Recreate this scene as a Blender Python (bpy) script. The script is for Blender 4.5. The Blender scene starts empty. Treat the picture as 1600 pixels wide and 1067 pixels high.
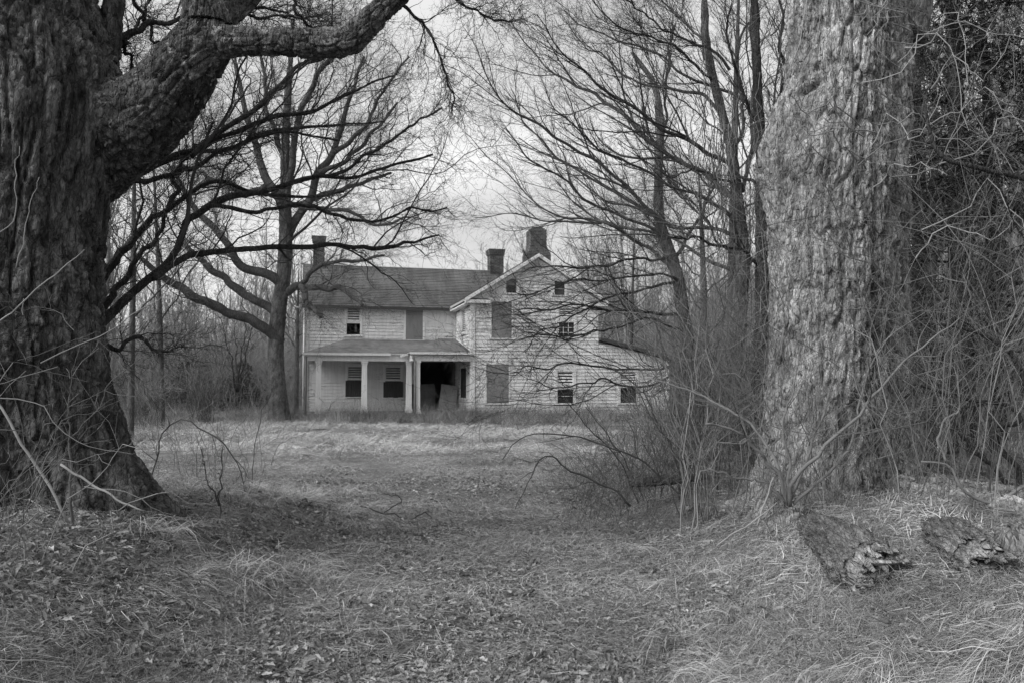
import bpy, math, random
import numpy as np

# ------------------------------------------------------------------ camera, sky, sun, exposure
SC = bpy.context.scene
COL = SC.collection
FPX, CXP, CYP = 1244.0, 800.0, 533.5          # focal length and centre in pixels of the 1600 px wide photograph
HORIZON = 600.0
CAM_Z = 1.6
PITCH = math.atan((HORIZON - CYP) / FPX)
cam_data = bpy.data.cameras.new('camera')
cam_data.sensor_width = 36.0
cam_data.lens = FPX / 1600.0 * 36.0
cam_data.clip_start = 0.05
cam_data.clip_end = 3000.0
cam = bpy.data.objects.new('camera', cam_data)
COL.objects.link(cam)
cam.location = (0, 0, CAM_Z)
cam.rotation_euler = (math.pi / 2 + PITCH, 0, 0)
SC.camera = cam
SC.render.resolution_x, SC.render.resolution_y = 1024, 682

SUN_FROM = np.array([-0.72, -0.44, 0.58]); SUN_FROM /= np.linalg.norm(SUN_FROM)
world = bpy.data.worlds.new('World'); SC.world = world; world.use_nodes = True
nt = world.node_tree; nt.nodes.clear()
w_out = nt.nodes.new('ShaderNodeOutputWorld'); w_bg = nt.nodes.new('ShaderNodeBackground')
w_sky = nt.nodes.new('ShaderNodeTexSky'); w_sky.sky_type = 'NISHITA'; w_sky.sun_disc = False
w_sky.sun_elevation = math.asin(SUN_FROM[2])
w_sky.sun_rotation = math.atan2(SUN_FROM[0], SUN_FROM[1])
w_sky.dust_density = 3.0
w_bw = nt.nodes.new('ShaderNodeRGBToBW')
w_geo = nt.nodes.new('ShaderNodeTexCoord')
w_map = nt.nodes.new('ShaderNodeMapping'); w_map.inputs['Scale'].default_value = (1.0, 1.0, 2.6)
w_n = nt.nodes.new('ShaderNodeTexNoise'); w_n.inputs['Scale'].default_value = 2.3
w_n.inputs['Detail'].default_value = 3.0; w_n.inputs['Roughness'].default_value = 0.5; w_n.inputs['Distortion'].default_value = 0.35
w_mr = nt.nodes.new('ShaderNodeMapRange')
w_mr.inputs['From Min'].default_value = 0.36; w_mr.inputs['From Max'].default_value = 0.66
w_mr.inputs['To Min'].default_value = 2.05; w_mr.inputs['To Max'].default_value = 3.75
w_mix = nt.nodes.new('ShaderNodeMix'); w_mix.data_type = 'FLOAT'; w_mix.inputs[0].default_value = 0.92
L = nt.links.new
L(w_geo.outputs['Generated'], w_map.inputs['Vector']); L(w_map.outputs['Vector'], w_n.inputs['Vector'])
L(w_n.outputs['Fac'], w_mr.inputs['Value'])
L(w_sky.outputs['Color'], w_bw.inputs['Color'])
L(w_bw.outputs['Val'], w_mix.inputs[2]); L(w_mr.outputs['Result'], w_mix.inputs[3])
L(w_mix.outputs[0], w_bg.inputs['Color'])
w_bg.inputs['Strength'].default_value = 0.10
L(w_bg.outputs['Background'], w_out.inputs['Surface'])

sun_data = bpy.data.lights.new('sun', 'SUN'); sun_data.energy = 1.5; sun_data.angle = math.radians(48.0)
sun_data.color = (1.0, 1.0, 1.0)
sun = bpy.data.objects.new('sun', sun_data); COL.objects.link(sun)
sun.location = (-30, -10, 40)
from mathutils import Vector
sun.rotation_euler = Vector(SUN_FROM).to_track_quat('Z', 'Y').to_euler()

SC.view_settings.view_transform = 'Standard'
SC.view_settings.look = 'None'
SC.view_settings.exposure = 1.45
SC.view_settings.gamma = 1.0
SC.view_settings.use_curve_mapping = False
SC.cycles.max_bounces = 4; SC.cycles.diffuse_bounces = 2; SC.cycles.glossy_bounces = 2
SC.cycles.transmission_bounces = 3; SC.cycles.transparent_max_bounces = 6
SC.cycles.use_adaptive_sampling = True; SC.cycles.adaptive_threshold = 0.02
SC.cycles.use_denoising = True
SC.render.filter_size = 1.3

RNG = np.random.default_rng(11)

# ------------------------------------------------------------------ geometry helpers
_cp, _sp = math.cos(PITCH), math.sin(PITCH)
def at(px, py, Y):
    """a point of the place that stands Y metres ahead, seen in the photograph at px, py"""
    dx = (px - CXP) / FPX; dy = (CYP - py) / FPX
    d = np.array([dx, _cp - _sp * dy, _sp + _cp * dy])
    return np.array([0, 0, CAM_Z]) + d * (Y / d[1])

def ss(a, b, x):
    t = np.clip((np.asarray(x, float) - a) / (b - a), 0, 1)
    return t * t * (3 - 2 * t)

def vnoise(p, seed=0):
    p = np.asarray(p, float)
    i = np.floor(p).astype(np.int64); f = p - i
    u = f * f * (3 - 2 * f)
    def h(dx, dy, dz):
        n = (i[..., 0] + dx) * 374761393 + (i[..., 1] + dy) * 668265263 + (i[..., 2] + dz) * 1440662683 + seed * 974711
        n &= 0xffffffff
        n = ((n ^ (n >> 13)) * 1274126177) & 0xffffffff
        n = (n ^ (n >> 16)) & 0xffffff
        return n / float(0xffffff)
    x0 = h(0, 0, 0) * (1 - u[..., 0]) + h(1, 0, 0) * u[..., 0]
    x1 = h(0, 1, 0) * (1 - u[..., 0]) + h(1, 1, 0) * u[..., 0]
    x2 = h(0, 0, 1) * (1 - u[..., 0]) + h(1, 0, 1) * u[..., 0]
    x3 = h(0, 1, 1) * (1 - u[..., 0]) + h(1, 1, 1) * u[..., 0]
    y0 = x0 * (1 - u[..., 1]) + x1 * u[..., 1]
    y1 = x2 * (1 - u[..., 1]) + x3 * u[..., 1]
    return y0 * (1 - u[..., 2]) + y1 * u[..., 2]

def fbm(p, seed=0, o=3):
    s = 0; a = 0.5; t = 0
    for k in range(o):
        s = s + a * vnoise(np.asarray(p) * (2.03 ** k), seed + k * 17); t += a; a *= 0.5
    return s / t

def mesh_np(name, V, loops, counts, smooth=True):
    me = bpy.data.meshes.new(name)
    V = np.asarray(V, np.float32).reshape(-1, 3)
    loops = np.asarray(loops, np.int32).ravel(); counts = np.asarray(counts, np.int32)
    me.vertices.add(len(V)); me.vertices.foreach_set('co', V.ravel())
    me.loops.add(len(loops)); me.loops.foreach_set('vertex_index', loops)
    me.polygons.add(len(counts))
    st = np.zeros(len(counts), np.int32); st[1:] = np.cumsum(counts)[:-1]
    me.polygons.foreach_set('loop_start', st)
    me.polygons.foreach_set('use_smooth', np.full(len(counts), smooth, bool))
    me.update(calc_edges=True)
    return me

def link(name, me, mat=None, parent=None, loc=None):
    o = bpy.data.objects.new(name, me)
    COL.objects.link(o)
    if me is not None and mat is not None:
        me.materials.clear(); me.materials.append(mat)
    if parent is not None: o.parent = parent
    if loc is not None: o.location = loc
    return o

def tag(o, label=None, cat=None, group=None, kind=None):
    if label: o['label'] = label
    if cat: o['category'] = cat
    if group: o['group'] = group
    if kind: o['kind'] = kind
    return o

def empty(name, loc=(0, 0, 0), rz=0.0):
    o = bpy.data.objects.new(name, None); COL.objects.link(o)
    o.location = [float(c) for c in loc]; o.rotation_euler = (0, 0, rz); o.empty_display_size = 0.2
    return o

class MB:
    """collects boxes and prisms into one mesh"""
    def __init__(s): s.v = []; s.f = []
    def hexa(s, c):
        n = len(s.v); s.v += [tuple(map(float, p)) for p in c]
        for q in ((0, 3, 2, 1), (4, 5, 6, 7), (0, 1, 5, 4), (1, 2, 6, 5), (2, 3, 7, 6), (3, 0, 4, 7)):
            s.f.append([n + i for i in q])
        return s
    def box(s, x0, x1, y0, y1, z0, z1):
        return s.hexa([(x0, y0, z0), (x1, y0, z0), (x1, y1, z0), (x0, y1, z0), (x0, y0, z1), (x1, y0, z1), (x1, y1, z1), (x0, y1, z1)])
    def prism(s, base, top):
        n = len(s.v); k = len(base)
        s.v += [tuple(map(float, p)) for p in base] + [tuple(map(float, p)) for p in top]
        s.f.append([n + i for i in range(k)][::-1]); s.f.append([n + k + i for i in range(k)])
        for i in range(k):
            j = (i + 1) % k; s.f.append([n + i, n + j, n + k + j, n + k + i])
        return s
    def tube(s, pts, r, k=8):
        pts = np.asarray(pts, float); V, lo, ct = tubes([(pts, np.full(len(pts), r))], k, cap=True)
        n = len(s.v); s.v += [tuple(p) for p in V]; i = 0
        for c in ct: s.f.append([n + int(q) for q in lo[i:i + c]]); i += c
        return s
    def build(s, name, mat, parent=None, smooth=False, kind=None):
        lo = [i for f in s.f for i in f]
        o = link(name, mesh_np(name, s.v, lo, [len(f) for f in s.f], smooth), mat, parent)
        if kind: o['kind'] = kind
        return o

def frames(P):
    """P (B,N,3) -> tangent and two normals"""
    T = np.gradient(P, axis=1)
    T /= np.linalg.norm(T, axis=2, keepdims=True) + 1e-9
    mx = np.abs(T).max(axis=1)
    ref = np.zeros_like(mx); ref[np.arange(len(mx)), mx.argmin(axis=1)] = 1.0
    n1 = np.cross(T, ref[:, None, :]); n1 /= np.linalg.norm(n1, axis=2, keepdims=True) + 1e-9
    return T, n1, np.cross(T, n1)

def tube_batch(P, R, k, cap=False):
    B, N, _ = P.shape
    T, n1, n2 = frames(P)
    a = np.arange(k) * (2 * np.pi / k)
    V = P[:, :, None, :] + R[:, :, None, None] * (np.cos(a)[None, None, :, None] * n1[:, :, None, :] + np.sin(a)[None, None, :, None] * n2[:, :, None, :])
    idx = np.arange(B * N * k).reshape(B, N, k)
    nx = np.roll(idx, -1, axis=2)
    Q = np.stack([idx[:, :-1], nx[:, :-1], nx[:, 1:], idx[:, 1:]], axis=-1).reshape(-1, 4)
    lo = Q.ravel(); ct = np.full(len(Q), 4, np.int32)
    if cap:
        lo = np.concatenate([lo, idx[:, 0, ::-1].ravel(), idx[:, -1].ravel()])
        ct = np.concatenate([ct, np.full(2 * B, k, np.int32)])
    return V.reshape(-1, 3), lo, ct

def tubes(polys, k, cap=False):
    """polys: list of (pts, radii) or (P batch, R batch)"""
    byn = {}
    for P, R in polys:
        P = np.asarray(P, float); R = np.asarray(R, float)
        if P.ndim == 2: P = P[None]; R = R[None]
        byn.setdefault(P.shape[1], []).append((P, R))
    Vs, Ls, Cs = [], [], []; off = 0
    for n, l in byn.items():
        V, lo, ct = tube_batch(np.concatenate([p for p, _ in l]), np.concatenate([r for _, r in l]), k, cap)
        Vs.append(V); Ls.append(lo + off); Cs.append(ct); off += len(V)
    return np.concatenate(Vs), np.concatenate(Ls), np.concatenate(Cs)

def tubes_multi(specs):
    """specs: list of (P batch, R batch, k) -> one mesh"""
    Vs, Ls, Cs = [], [], []; off = 0
    for P, R, k in specs:
        if len(P) == 0: continue
        V, lo, ct = tube_batch(np.asarray(P, float), np.asarray(R, float), k)
        Vs.append(V); Ls.append(lo + off); Cs.append(ct); off += len(V)
    return np.concatenate(Vs), np.concatenate(Ls), np.concatenate(Cs)

def resample(pts, n):
    """Catmull-Rom through the points (any columns), n samples evenly by chord"""
    pts = np.asarray(pts, float)
    if len(pts) == 2:
        t = np.linspace(0, 1, n)[:, None]; return pts[0] * (1 - t) + pts[1] * t
    E = np.vstack([2 * pts[0] - pts[1], pts, 2 * pts[-1] - pts[-2]])
    out = []
    for i in range(len(pts) - 1):
        p0, p1, p2, p3 = E[i:i + 4]; t = np.linspace(0, 1, 24, endpoint=False)[:, None]
        out.append(0.5 * ((2 * p1) + (-p0 + p2) * t + (2 * p0 - 5 * p1 + 4 * p2 - p3) * t ** 2 + (-p0 + 3 * p1 - 3 * p2 + p3) * t ** 3))
    out = np.vstack(out + [pts[-1:]])
    d = np.concatenate([[0], np.cumsum(np.linalg.norm(np.diff(out[:, :3], axis=0), axis=1))])
    s = np.linspace(0, d[-1], n)
    return np.stack([np.interp(s, d, out[:, c]) for c in range(out.shape[1])], axis=1)

# ------------------------------------------------------------------ material helpers (the photograph is black and white: all colours are greys)
def new_mat(name):
    m = bpy.data.materials.new(name); m.use_nodes = True
    n = m.node_tree.nodes; n.clear()
    out = n.new('ShaderNodeOutputMaterial'); b = n.new('ShaderNodeBsdfPrincipled')
    m.node_tree.links.new(b.outputs['BSDF'], out.inputs['Surface'])
    b.inputs['Specular IOR Level'].default_value = 0.2
    return m, m.node_tree, b

def g(v): return (v, v, v, 1.0)

def noise_node(t, scale, detail=4, rough=0.55, stretch=None, coord='Object', dist=0.0):
    tc = t.nodes.new('ShaderNodeTexCoord'); n = t.nodes.new('ShaderNodeTexNoise')
    n.inputs['Scale'].default_value = scale; n.inputs['Detail'].default_value = detail
    n.inputs['Roughness'].default_value = rough; n.inputs['Distortion'].default_value = dist
    if stretch:
        mp = t.nodes.new('ShaderNodeMapping'); mp.inputs['Scale'].default_value = stretch
        t.links.new(tc.outputs[coord], mp.inputs['Vector']); t.links.new(mp.outputs['Vector'], n.inputs['Vector'])
    else: t.links.new(tc.outputs[coord], n.inputs['Vector'])
    return n.outputs['Fac']

def ramp(t, fac, stops):
    r = t.nodes.new('ShaderNodeValToRGB'); e = r.color_ramp.elements
    while len(e) < len(stops): e.new(0.5)
    for q, (p, v) in zip(e, stops): q.position = p; q.color = g(v)
    t.links.new(fac, r.inputs['Fac']); return r.outputs['Color']

def mixc(t, mode, fac, a, b):
    m = t.nodes.new('ShaderNodeMix'); m.data_type = 'RGBA'; m.blend_type = mode
    for s, v in ((m.inputs[0], fac), (m.inputs[6], a), (m.inputs[7], b)):
        if isinstance(v, (int, float)):
            s.default_value = v if s == m.inputs[0] else g(v)
        else: t.links.new(v, s)
    return m.outputs[2]

def bump(t, b, h, strength, dist):
    n = t.nodes.new('ShaderNodeBump'); n.inputs['Strength'].default_value = strength; n.inputs['Distance'].default_value = dist
    t.links.new(h, n.inputs['Height']); t.links.new(n.outputs['Normal'], b.inputs['Normal'])

def island_random(t):
    return t.nodes.new('ShaderNodeNewGeometry').outputs['Random Per Island']

def object_random(t):
    return t.nodes.new('ShaderNodeObjectInfo').outputs['Random']

def simple_mat(name, lo, hi, scale=4.0, rough=0.85, stretch=None, bump_s=0.0, bump_d=0.01, detail=5, a=0.3, z=0.7):
    m, t, b = new_mat(name)
    f = noise_node(t, scale, detail, 0.6, stretch)
    t.links.new(ramp(t, f, [(a, lo), (z, hi)]), b.inputs['Base Color'])
    b.inputs['Roughness'].default_value = rough
    if bump_s: bump(t, b, f, bump_s, bump_d)
    return m

def twig_mat(name, lo, hi, rough=0.8):
    """bark of thin wood: every twig a shade of its own"""
    m, t, b = new_mat(name)
    c = ramp(t, island_random(t), [(0.0, lo), (1.0, hi)])
    f = noise_node(t, 9.0, 3)
    t.links.new(mixc(t, 'MULTIPLY', 0.6, c, ramp(t, f, [(0.3, 0.55), (0.7, 1.0)])), b.inputs['Base Color'])
    b.inputs['Roughness'].default_value = rough
    return m
# ------------------------------------------------------------------ ground
LT = (-4.05, 6.4)          # big left maple
RT = (3.10, 7.5)           # big right maple
def height(x, y):
    x = np.asarray(x, float); y = np.asarray(y, float)
    p = np.stack([x, y, np.zeros_like(x)], -1)
    near = 1 - ss(6.5, 13, y)
    h = 0.56 * ss(-1.2, -3.2, x) * near
    h = h + 0.62 * ss(0.85, 3.0, x) * (1 - ss(10, 16, y))
    h = h + 0.06 * np.exp(-((x - LT[0]) ** 2 + (y - LT[1]) ** 2) / 1.9) + 0.02 * np.exp(-((x - RT[0]) ** 2 + (y - RT[1]) ** 2) / 1.7)
    h = h + (fbm(p * 0.55, 3, 3) - 0.5) * 0.26 + (fbm(p * 2.6, 9, 2) - 0.5) * 0.05
    far = ss(52, 260, np.hypot(x, y))
    h = h + 7.0 * far + (fbm(p * 0.02, 21, 2) - 0.5) * 4.0 * ss(60, 200, np.hypot(x, y))
    return h - 0.02

def ground_at(px, py):
    """where the sight line through px, py meets the ground"""
    d = at(px, py, 1.0) - np.array([0, 0, CAM_Z])
    ys = np.geomspace(2.0, 120, 900)
    P = np.array([0, 0, CAM_Z]) + ys[:, None] * d
    k = np.argmax(P[:, 2] < height(P[:, 0], P[:, 1]))
    p = P[k]; p[2] = height(p[0], p[1]); return p

def build_ground():
    u = np.linspace(-1, 1, 281); X = np.sinh(u * 6.2) / np.sinh(6.2) * 900
    w = np.linspace(0, 1, 330); Y = np.concatenate([[-900, -400, -150, -60, -25, -12, -6, -2], 1.0 + (np.sinh(w * 6.4) / np.sinh(6.4)) * 1100])
    GX, GY = np.meshgrid(X, Y)
    V = np.stack([GX, GY, height(GX, GY)], -1).reshape(-1, 3)
    ny, nx = GX.shape
    i = np.arange(ny * nx).reshape(ny, nx)
    Q = np.stack([i[:-1, :-1], i[:-1, 1:], i[1:, 1:], i[1:, :-1]], -1).reshape(-1, 4)
    m, t, b = new_mat('trodden_earth_and_thatch')
    f1 = noise_node(t, 0.7, 6, 0.6); f2 = noise_node(t, 38.0, 6, 0.7); f3 = noise_node(t, 6.0, 5, 0.65, (1.0, 0.5, 1.0))
    c = ramp(t, f1, [(0.32, 0.12), (0.68, 0.25)])
    c = mixc(t, 'MULTIPLY', 0.9, c, ramp(t, f2, [(0.3, 0.35), (0.7, 1.35)]))
    c = mixc(t, 'MULTIPLY', 0.7, c, ramp(t, f3, [(0.3, 0.6), (0.7, 1.2)]))
    t.links.new(c, b.inputs['Base Color']); b.inputs['Roughness'].default_value = 0.95
    bump(t, b, f2, 0.9, 0.03)
    o = link('ground', mesh_np('ground', V, Q.ravel(), np.full(len(Q), 4)), m)
    tag(o, kind='structure')
    return o
GROUND = build_ground()

def ring_level(c, r):
    a = np.linspace(0, 6.283, 24); return float(height(c[0] + r * np.cos(a), c[1] + r * np.sin(a)).mean())
# ------------------------------------------------------------------ house
TH = math.radians(14.0)
HC = np.array([-1.78, 35.2])
_uc, _us = math.cos(TH), math.sin(TH)
def FU(px, v):
    r = (px - CXP) / FPX
    x0 = HC[0] - _us * v; y0 = HC[1] + _uc * v
    return (r * y0 - x0) / (_uc - _us * r)
def FZ(py, u, v):
    Y = HC[1] + _us * u + _uc * v
    return at(800, py, Y)[2]
def rect(x0, x1, y0, y1, v):
    u0, u1 = FU(x0, v), FU(x1, v); um = (u0 + u1) / 2
    return [u0, u1, FZ(y1, um, v), FZ(y0, um, v)]

def paint_mat(name, paint, bare, wear=0.5, stretch=(1.2, 1.2, 9.0), dirt=0.55):
    m, t, b = new_mat(name)
    a = noise_node(t, 2.2, 8, 0.68, stretch); d = noise_node(t, 0.55, 5, 0.6)
    s = noise_node(t, 3.0, 5, 0.6, (3.5, 3.5, 0.35)); f = noise_node(t, 30.0, 4, 0.6, (0.6, 0.6, 3.0))
    mk = ramp(t, a, [(wear - 0.02, 0.0), (wear + 0.06, 1.0)])
    mk2 = mixc(t, 'MULTIPLY', 1.0, mk, ramp(t, d, [(0.52, 0.0), (0.62, 1.0)]))
    c = mixc(t, 'MIX', mk2, paint, bare)
    c = mixc(t, 'MULTIPLY', dirt, c, ramp(t, s, [(0.30, 0.68), (0.62, 1.0)]))
    c = mixc(t, 'MULTIPLY', 0.5, c, ramp(t, d, [(0.35, 0.80), (0.6, 1.0)]))
    c = mixc(t, 'MULTIPLY', 0.12, c, ramp(t, f, [(0.3, 0.7), (0.6, 1.0)]))
    c = mixc(t, 'MULTIPLY', 0.35, c, ramp(t, object_random(t), [(0.0, 0.78), (1.0, 1.0)]))
    t.links.new(c, b.inputs['Base Color']); b.inputs['Roughness'].default_value = 0.8
    bump(t, b, f, 0.12, 0.004)
    return m
M_SIDING = paint_mat('peeling_white_siding', 0.86, 0.30, 0.54)
M_TRIM = paint_mat('weathered_white_trim', 0.90, 0.26, 0.60, (2, 2, 4), 0.45)
M_PLY = simple_mat('grey_plywood_sheet', 0.20, 0.27, 7.0, 0.85, (1.0, 1.0, 0.3), 0.1)
M_DARKWOOD = simple_mat('dark_weathered_planks', 0.05, 0.085, 5.0, 0.85, (6.0, 6.0, 0.5), 0.2)
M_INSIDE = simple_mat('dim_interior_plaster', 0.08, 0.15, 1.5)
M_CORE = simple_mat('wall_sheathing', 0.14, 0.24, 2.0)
M_METAL = simple_mat('dull_metal_pipe', 0.22, 0.34, 6.0, 0.5)
M_STONE = simple_mat('foundation_stone', 0.10, 0.22, 5.0, 0.9, None, 0.5, 0.03)
def glass_mat():
    m, t, b = new_mat('old_window_glass')
    b.inputs['Base Color'].default_value = g(0.03); b.inputs['Roughness'].default_value = 0.12
    b.inputs['Specular IOR Level'].default_value = 0.25
    bump(t, b, noise_node(t, 2.5, 2), 0.25, 0.02)
    return m
M_GLASS = glass_mat()
def roof_mat():
    m, t, b = new_mat('old_asphalt_shingles')
    s = noise_node(t, 1.6, 6, 0.65, (1.3, 0.25, 0.25)); l = noise_node(t, 0.5, 4); f = noise_node(t, 14.0, 5, 0.7, (1.0, 2.5, 2.5))
    sp = noise_node(t, 7.0, 2, 0.5)
    c = ramp(t, s, [(0.3, 0.085), (0.7, 0.175)])
    c = mixc(t, 'MULTIPLY', 0.7, c, ramp(t, f, [(0.3, 0.6), (0.7, 1.3)]))
    c = mixc(t, 'MULTIPLY', 0.6, c, ramp(t, l, [(0.35, 0.7), (0.65, 1.2)]))
    c = mixc(t, 'MIX', ramp(t, sp, [(0.74, 0.0), (0.77, 1.0)]), c, 0.34)
    t.links.new(c, b.inputs['Base Color']); b.inputs['Roughness'].default_value = 0.95
    bump(t, b, f, 0.5, 0.015)
    return m
M_ROOF = roof_mat()
def porch_roof_mat():
    m, t, b = new_mat('rolled_porch_roofing')
    s = noise_node(t, 1.3, 6, 0.65, (1.0, 0.4, 0.4)); l = noise_node(t, 3.5, 5, 0.7)
    c = ramp(t, s, [(0.3, 0.13), (0.7, 0.24)])
    c = mixc(t, 'MULTIPLY', 0.6, c, ramp(t, l, [(0.35, 0.6), (0.65, 1.2)]))
    t.links.new(c, b.inputs['Base Color']); b.inputs['Roughness'].default_value = 0.9
    bump(t, b, l, 0.4, 0.015)
    return m
M_PROOF = porch_roof_mat()
def brick_mat():
    m, t, b = new_mat('sooty_chimney_brick')
    tc = t.nodes.new('ShaderNodeTexCoord'); n = noise_node(t, 5.0, 5, 0.6); n2 = noise_node(t, 1.6, 4)
    c = ramp(t, n, [(0.3, 0.06), (0.7, 0.17)])
    c = mixc(t, 'MULTIPLY', 0.5, c, ramp(t, n2, [(0.35, 0.6), (0.65, 1.2)]))
    c = mixc(t, 'MULTIPLY', 0.7, c, ramp(t, island_random(t), [(0, 0.55), (1, 1.25)]))
    t.links.new(c, b.inputs['Base Color']); b.inputs['Roughness'].default_value = 0.95
    return m
M_BRICK = brick_mat()
M_MORTAR = simple_mat('lime_mortar', 0.22, 0.34, 6.0)

HOUSE = empty('farmhouse', (HC[0], HC[1], 0.0), TH)
tag(HOUSE, 'abandoned two storey white clapboard farmhouse with porch and boarded windows', 'house')

V_MAIN, U_L, W_G, W_LEAN = 4.1, -7.14, 5.95, 9.4
Z_EAVE, Z_RIDGE, V_RIDGE, V_BACK = 5.50, 7.62, 6.85, 9.6
GS = (7.42 - 5.33) / 3.35                              # pitch of the gabled wing
def gable_top(u): return 7.40 - abs(u - 3.0) * GS
def lean_top(u): return 3.62 - (u - 6.0) * 0.235
FLOOR = 0.33

# openings: [u0, u1, z0, z1]
o_up1 = rect(541, 562, 481, 523.5, V_MAIN); o_up2 = rect(633.5, 660, 480, 530.5, V_MAIN)
o_pa = rect(543, 566, 572, 619, V_MAIN); o_pb = rect(602, 627, 573, 620, V_MAIN)
o_door = [FU(657, V_MAIN), -0.14, FLOOR, 2.66]
o_at1 = rect(790.5, 806.5, 436, 457.5, 0); o_at2 = rect(866.5, 882.5, 440.5, 461, 0)
o_b1 = rect(767.5, 799, 472, 528, 0); o_w2 = rect(873, 897, 482, 527.5, 0)
o_b3 = rect(760, 794.5, 569, 629, 0); o_w4 = rect(870.5, 895.5, 580, 629, 0); o_w5 = rect(968.5, 994, 580, 629, 0)
o_s1 = [1.35, 2.5, 3.95, 5.05]; o_s2 = [1.0, 2.5, 0.98, 2.35]

def front(v0): return lambda s, d, z: (s, v0 - d, z)
def side(u0): return lambda s, d, z: (u0 - d, s, z)

def wall_core(name, F, s0, s1, top, ops, z0=0.0, th=0.14, step=0.4):
    br = sorted(set([s0, s1] + [o[0] for o in ops] + [o[1] for o in ops] + list(np.arange(s0 + step, s1, step))))
    br = [b for b in br if s0 <= b <= s1]
    m = MB()
    for a, b in zip(br[:-1], br[1:]):
        if b - a < 1e-4: continue
        mid = (a + b) / 2; z = z0
        for o in sorted([o for o in ops if o[0] <= mid <= o[1]], key=lambda o: o[2]) + [None]:
            za, zb = (o[2], o[2]) if o else (top(a), top(b))
            if min(za, zb) > z + 1e-3:
                m.hexa([F(a, 0, z), F(b, 0, z), F(b, -th, z), F(a, -th, z), F(a, 0, za), F(b, 0, zb), F(b, -th, zb), F(a, -th, za)])
            if o: z = o[3]
    return m.build(name, M_CORE, HOUSE)

BOARDS = []
def clapboards(F, lim, z0, z1, ops, hgt=0.152, skip=()):
    """rows of overlapping boards, each cut at the openings; lim(z) gives the two ends of a row"""
    rows = int((z1 - z0) / hgt)
    for r in range(rows):
        za = z0 + r * hgt; zb = za + hgt + 0.012
        la, lb = lim(za), lim(min(zb, z1))
        if la[1] - la[0] < 0.15: continue
        segs = [(la[0], la[1])]
        for o in ops:
            if o[2] - 0.04 < za + hgt * 0.5 < o[3] + 0.04:
                ns = []
                for a, b in segs:
                    if o[1] < a or o[0] > b: ns.append((a, b)); continue
                    if o[0] - a > 0.04: ns.append((a, o[0]))
                    if b - o[1] > 0.04: ns.append((o[1], b))
                segs = ns
        for a, b in segs:
            parts = [(a, b)]
            if b - a > 3.0:                                         # butt joint
                c = a + (b - a) * RNG.uniform(0.35, 0.65); parts = [(a, c - 0.004), (c + 0.004, b)]
            for a2, b2 in parts:
                ta = max(a2, lb[0]) if abs(a2 - la[0]) < 1e-6 else a2
                tb = min(b2, lb[1]) if abs(b2 - la[1]) < 1e-6 else b2
                if tb - ta < 0.05: continue
                j = RNG.normal(0, 0.006, 2); d = 0.034 + abs(RNG.normal(0, 0.006))
                BOARDS.append([F(a2, 0.002, za + j[0]), F(b2, 0.002, za + j[1]), F(b2, d, za + j[1]), F(a2, d, za + j[0]),
                               F(ta, 0.002, zb), F(tb, 0.002, zb), F(tb, 0.009, zb), F(ta, 0.009, zb)])

ops_main = [o_up1, o_up2, o_pa, o_pb, o_door]
ops_gab = [o_at1, o_at2, o_b1, o_w2, o_b3, o_w4, o_w5]
wall_core('wall', front(V_MAIN), U_L, -0.02, lambda s: Z_EAVE, ops_main)
wall_core('wall', front(0.0), 0.0, W_G, lambda s: gable_top(s) - 0.06, ops_gab)
wall_core('wall', front(0.0), W_G, W_LEAN, lambda s: lean_top(s) - 0.08, ops_gab)
wall_core('wall', side(0.0), 0.14, V_MAIN, lambda s: 5.15, [o_s1, o_s2])
wall_core('wall', side(U_L), V_MAIN, V_BACK, lambda s: Z_RIDGE - 0.1 - abs(s - V_RIDGE) * 0.72, [])
# far sides and floors that keep the inside dark
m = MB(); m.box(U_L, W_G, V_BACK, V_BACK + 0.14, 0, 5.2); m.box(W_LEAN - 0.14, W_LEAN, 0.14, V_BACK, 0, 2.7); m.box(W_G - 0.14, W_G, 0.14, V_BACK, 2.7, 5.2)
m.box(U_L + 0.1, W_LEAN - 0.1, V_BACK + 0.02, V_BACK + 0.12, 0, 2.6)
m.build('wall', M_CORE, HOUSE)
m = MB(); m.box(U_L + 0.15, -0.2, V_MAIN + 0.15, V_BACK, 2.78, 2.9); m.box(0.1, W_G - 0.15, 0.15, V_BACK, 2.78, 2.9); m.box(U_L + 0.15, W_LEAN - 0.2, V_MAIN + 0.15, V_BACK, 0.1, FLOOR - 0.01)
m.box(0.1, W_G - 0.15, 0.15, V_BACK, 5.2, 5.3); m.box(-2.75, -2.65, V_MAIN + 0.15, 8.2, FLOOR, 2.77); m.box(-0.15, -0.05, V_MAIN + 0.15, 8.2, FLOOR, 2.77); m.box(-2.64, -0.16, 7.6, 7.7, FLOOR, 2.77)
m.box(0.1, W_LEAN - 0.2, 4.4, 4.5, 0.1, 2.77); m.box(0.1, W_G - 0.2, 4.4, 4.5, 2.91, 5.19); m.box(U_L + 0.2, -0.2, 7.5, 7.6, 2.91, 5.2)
m.build('interior_partition', M_INSIDE, HOUSE)

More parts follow.
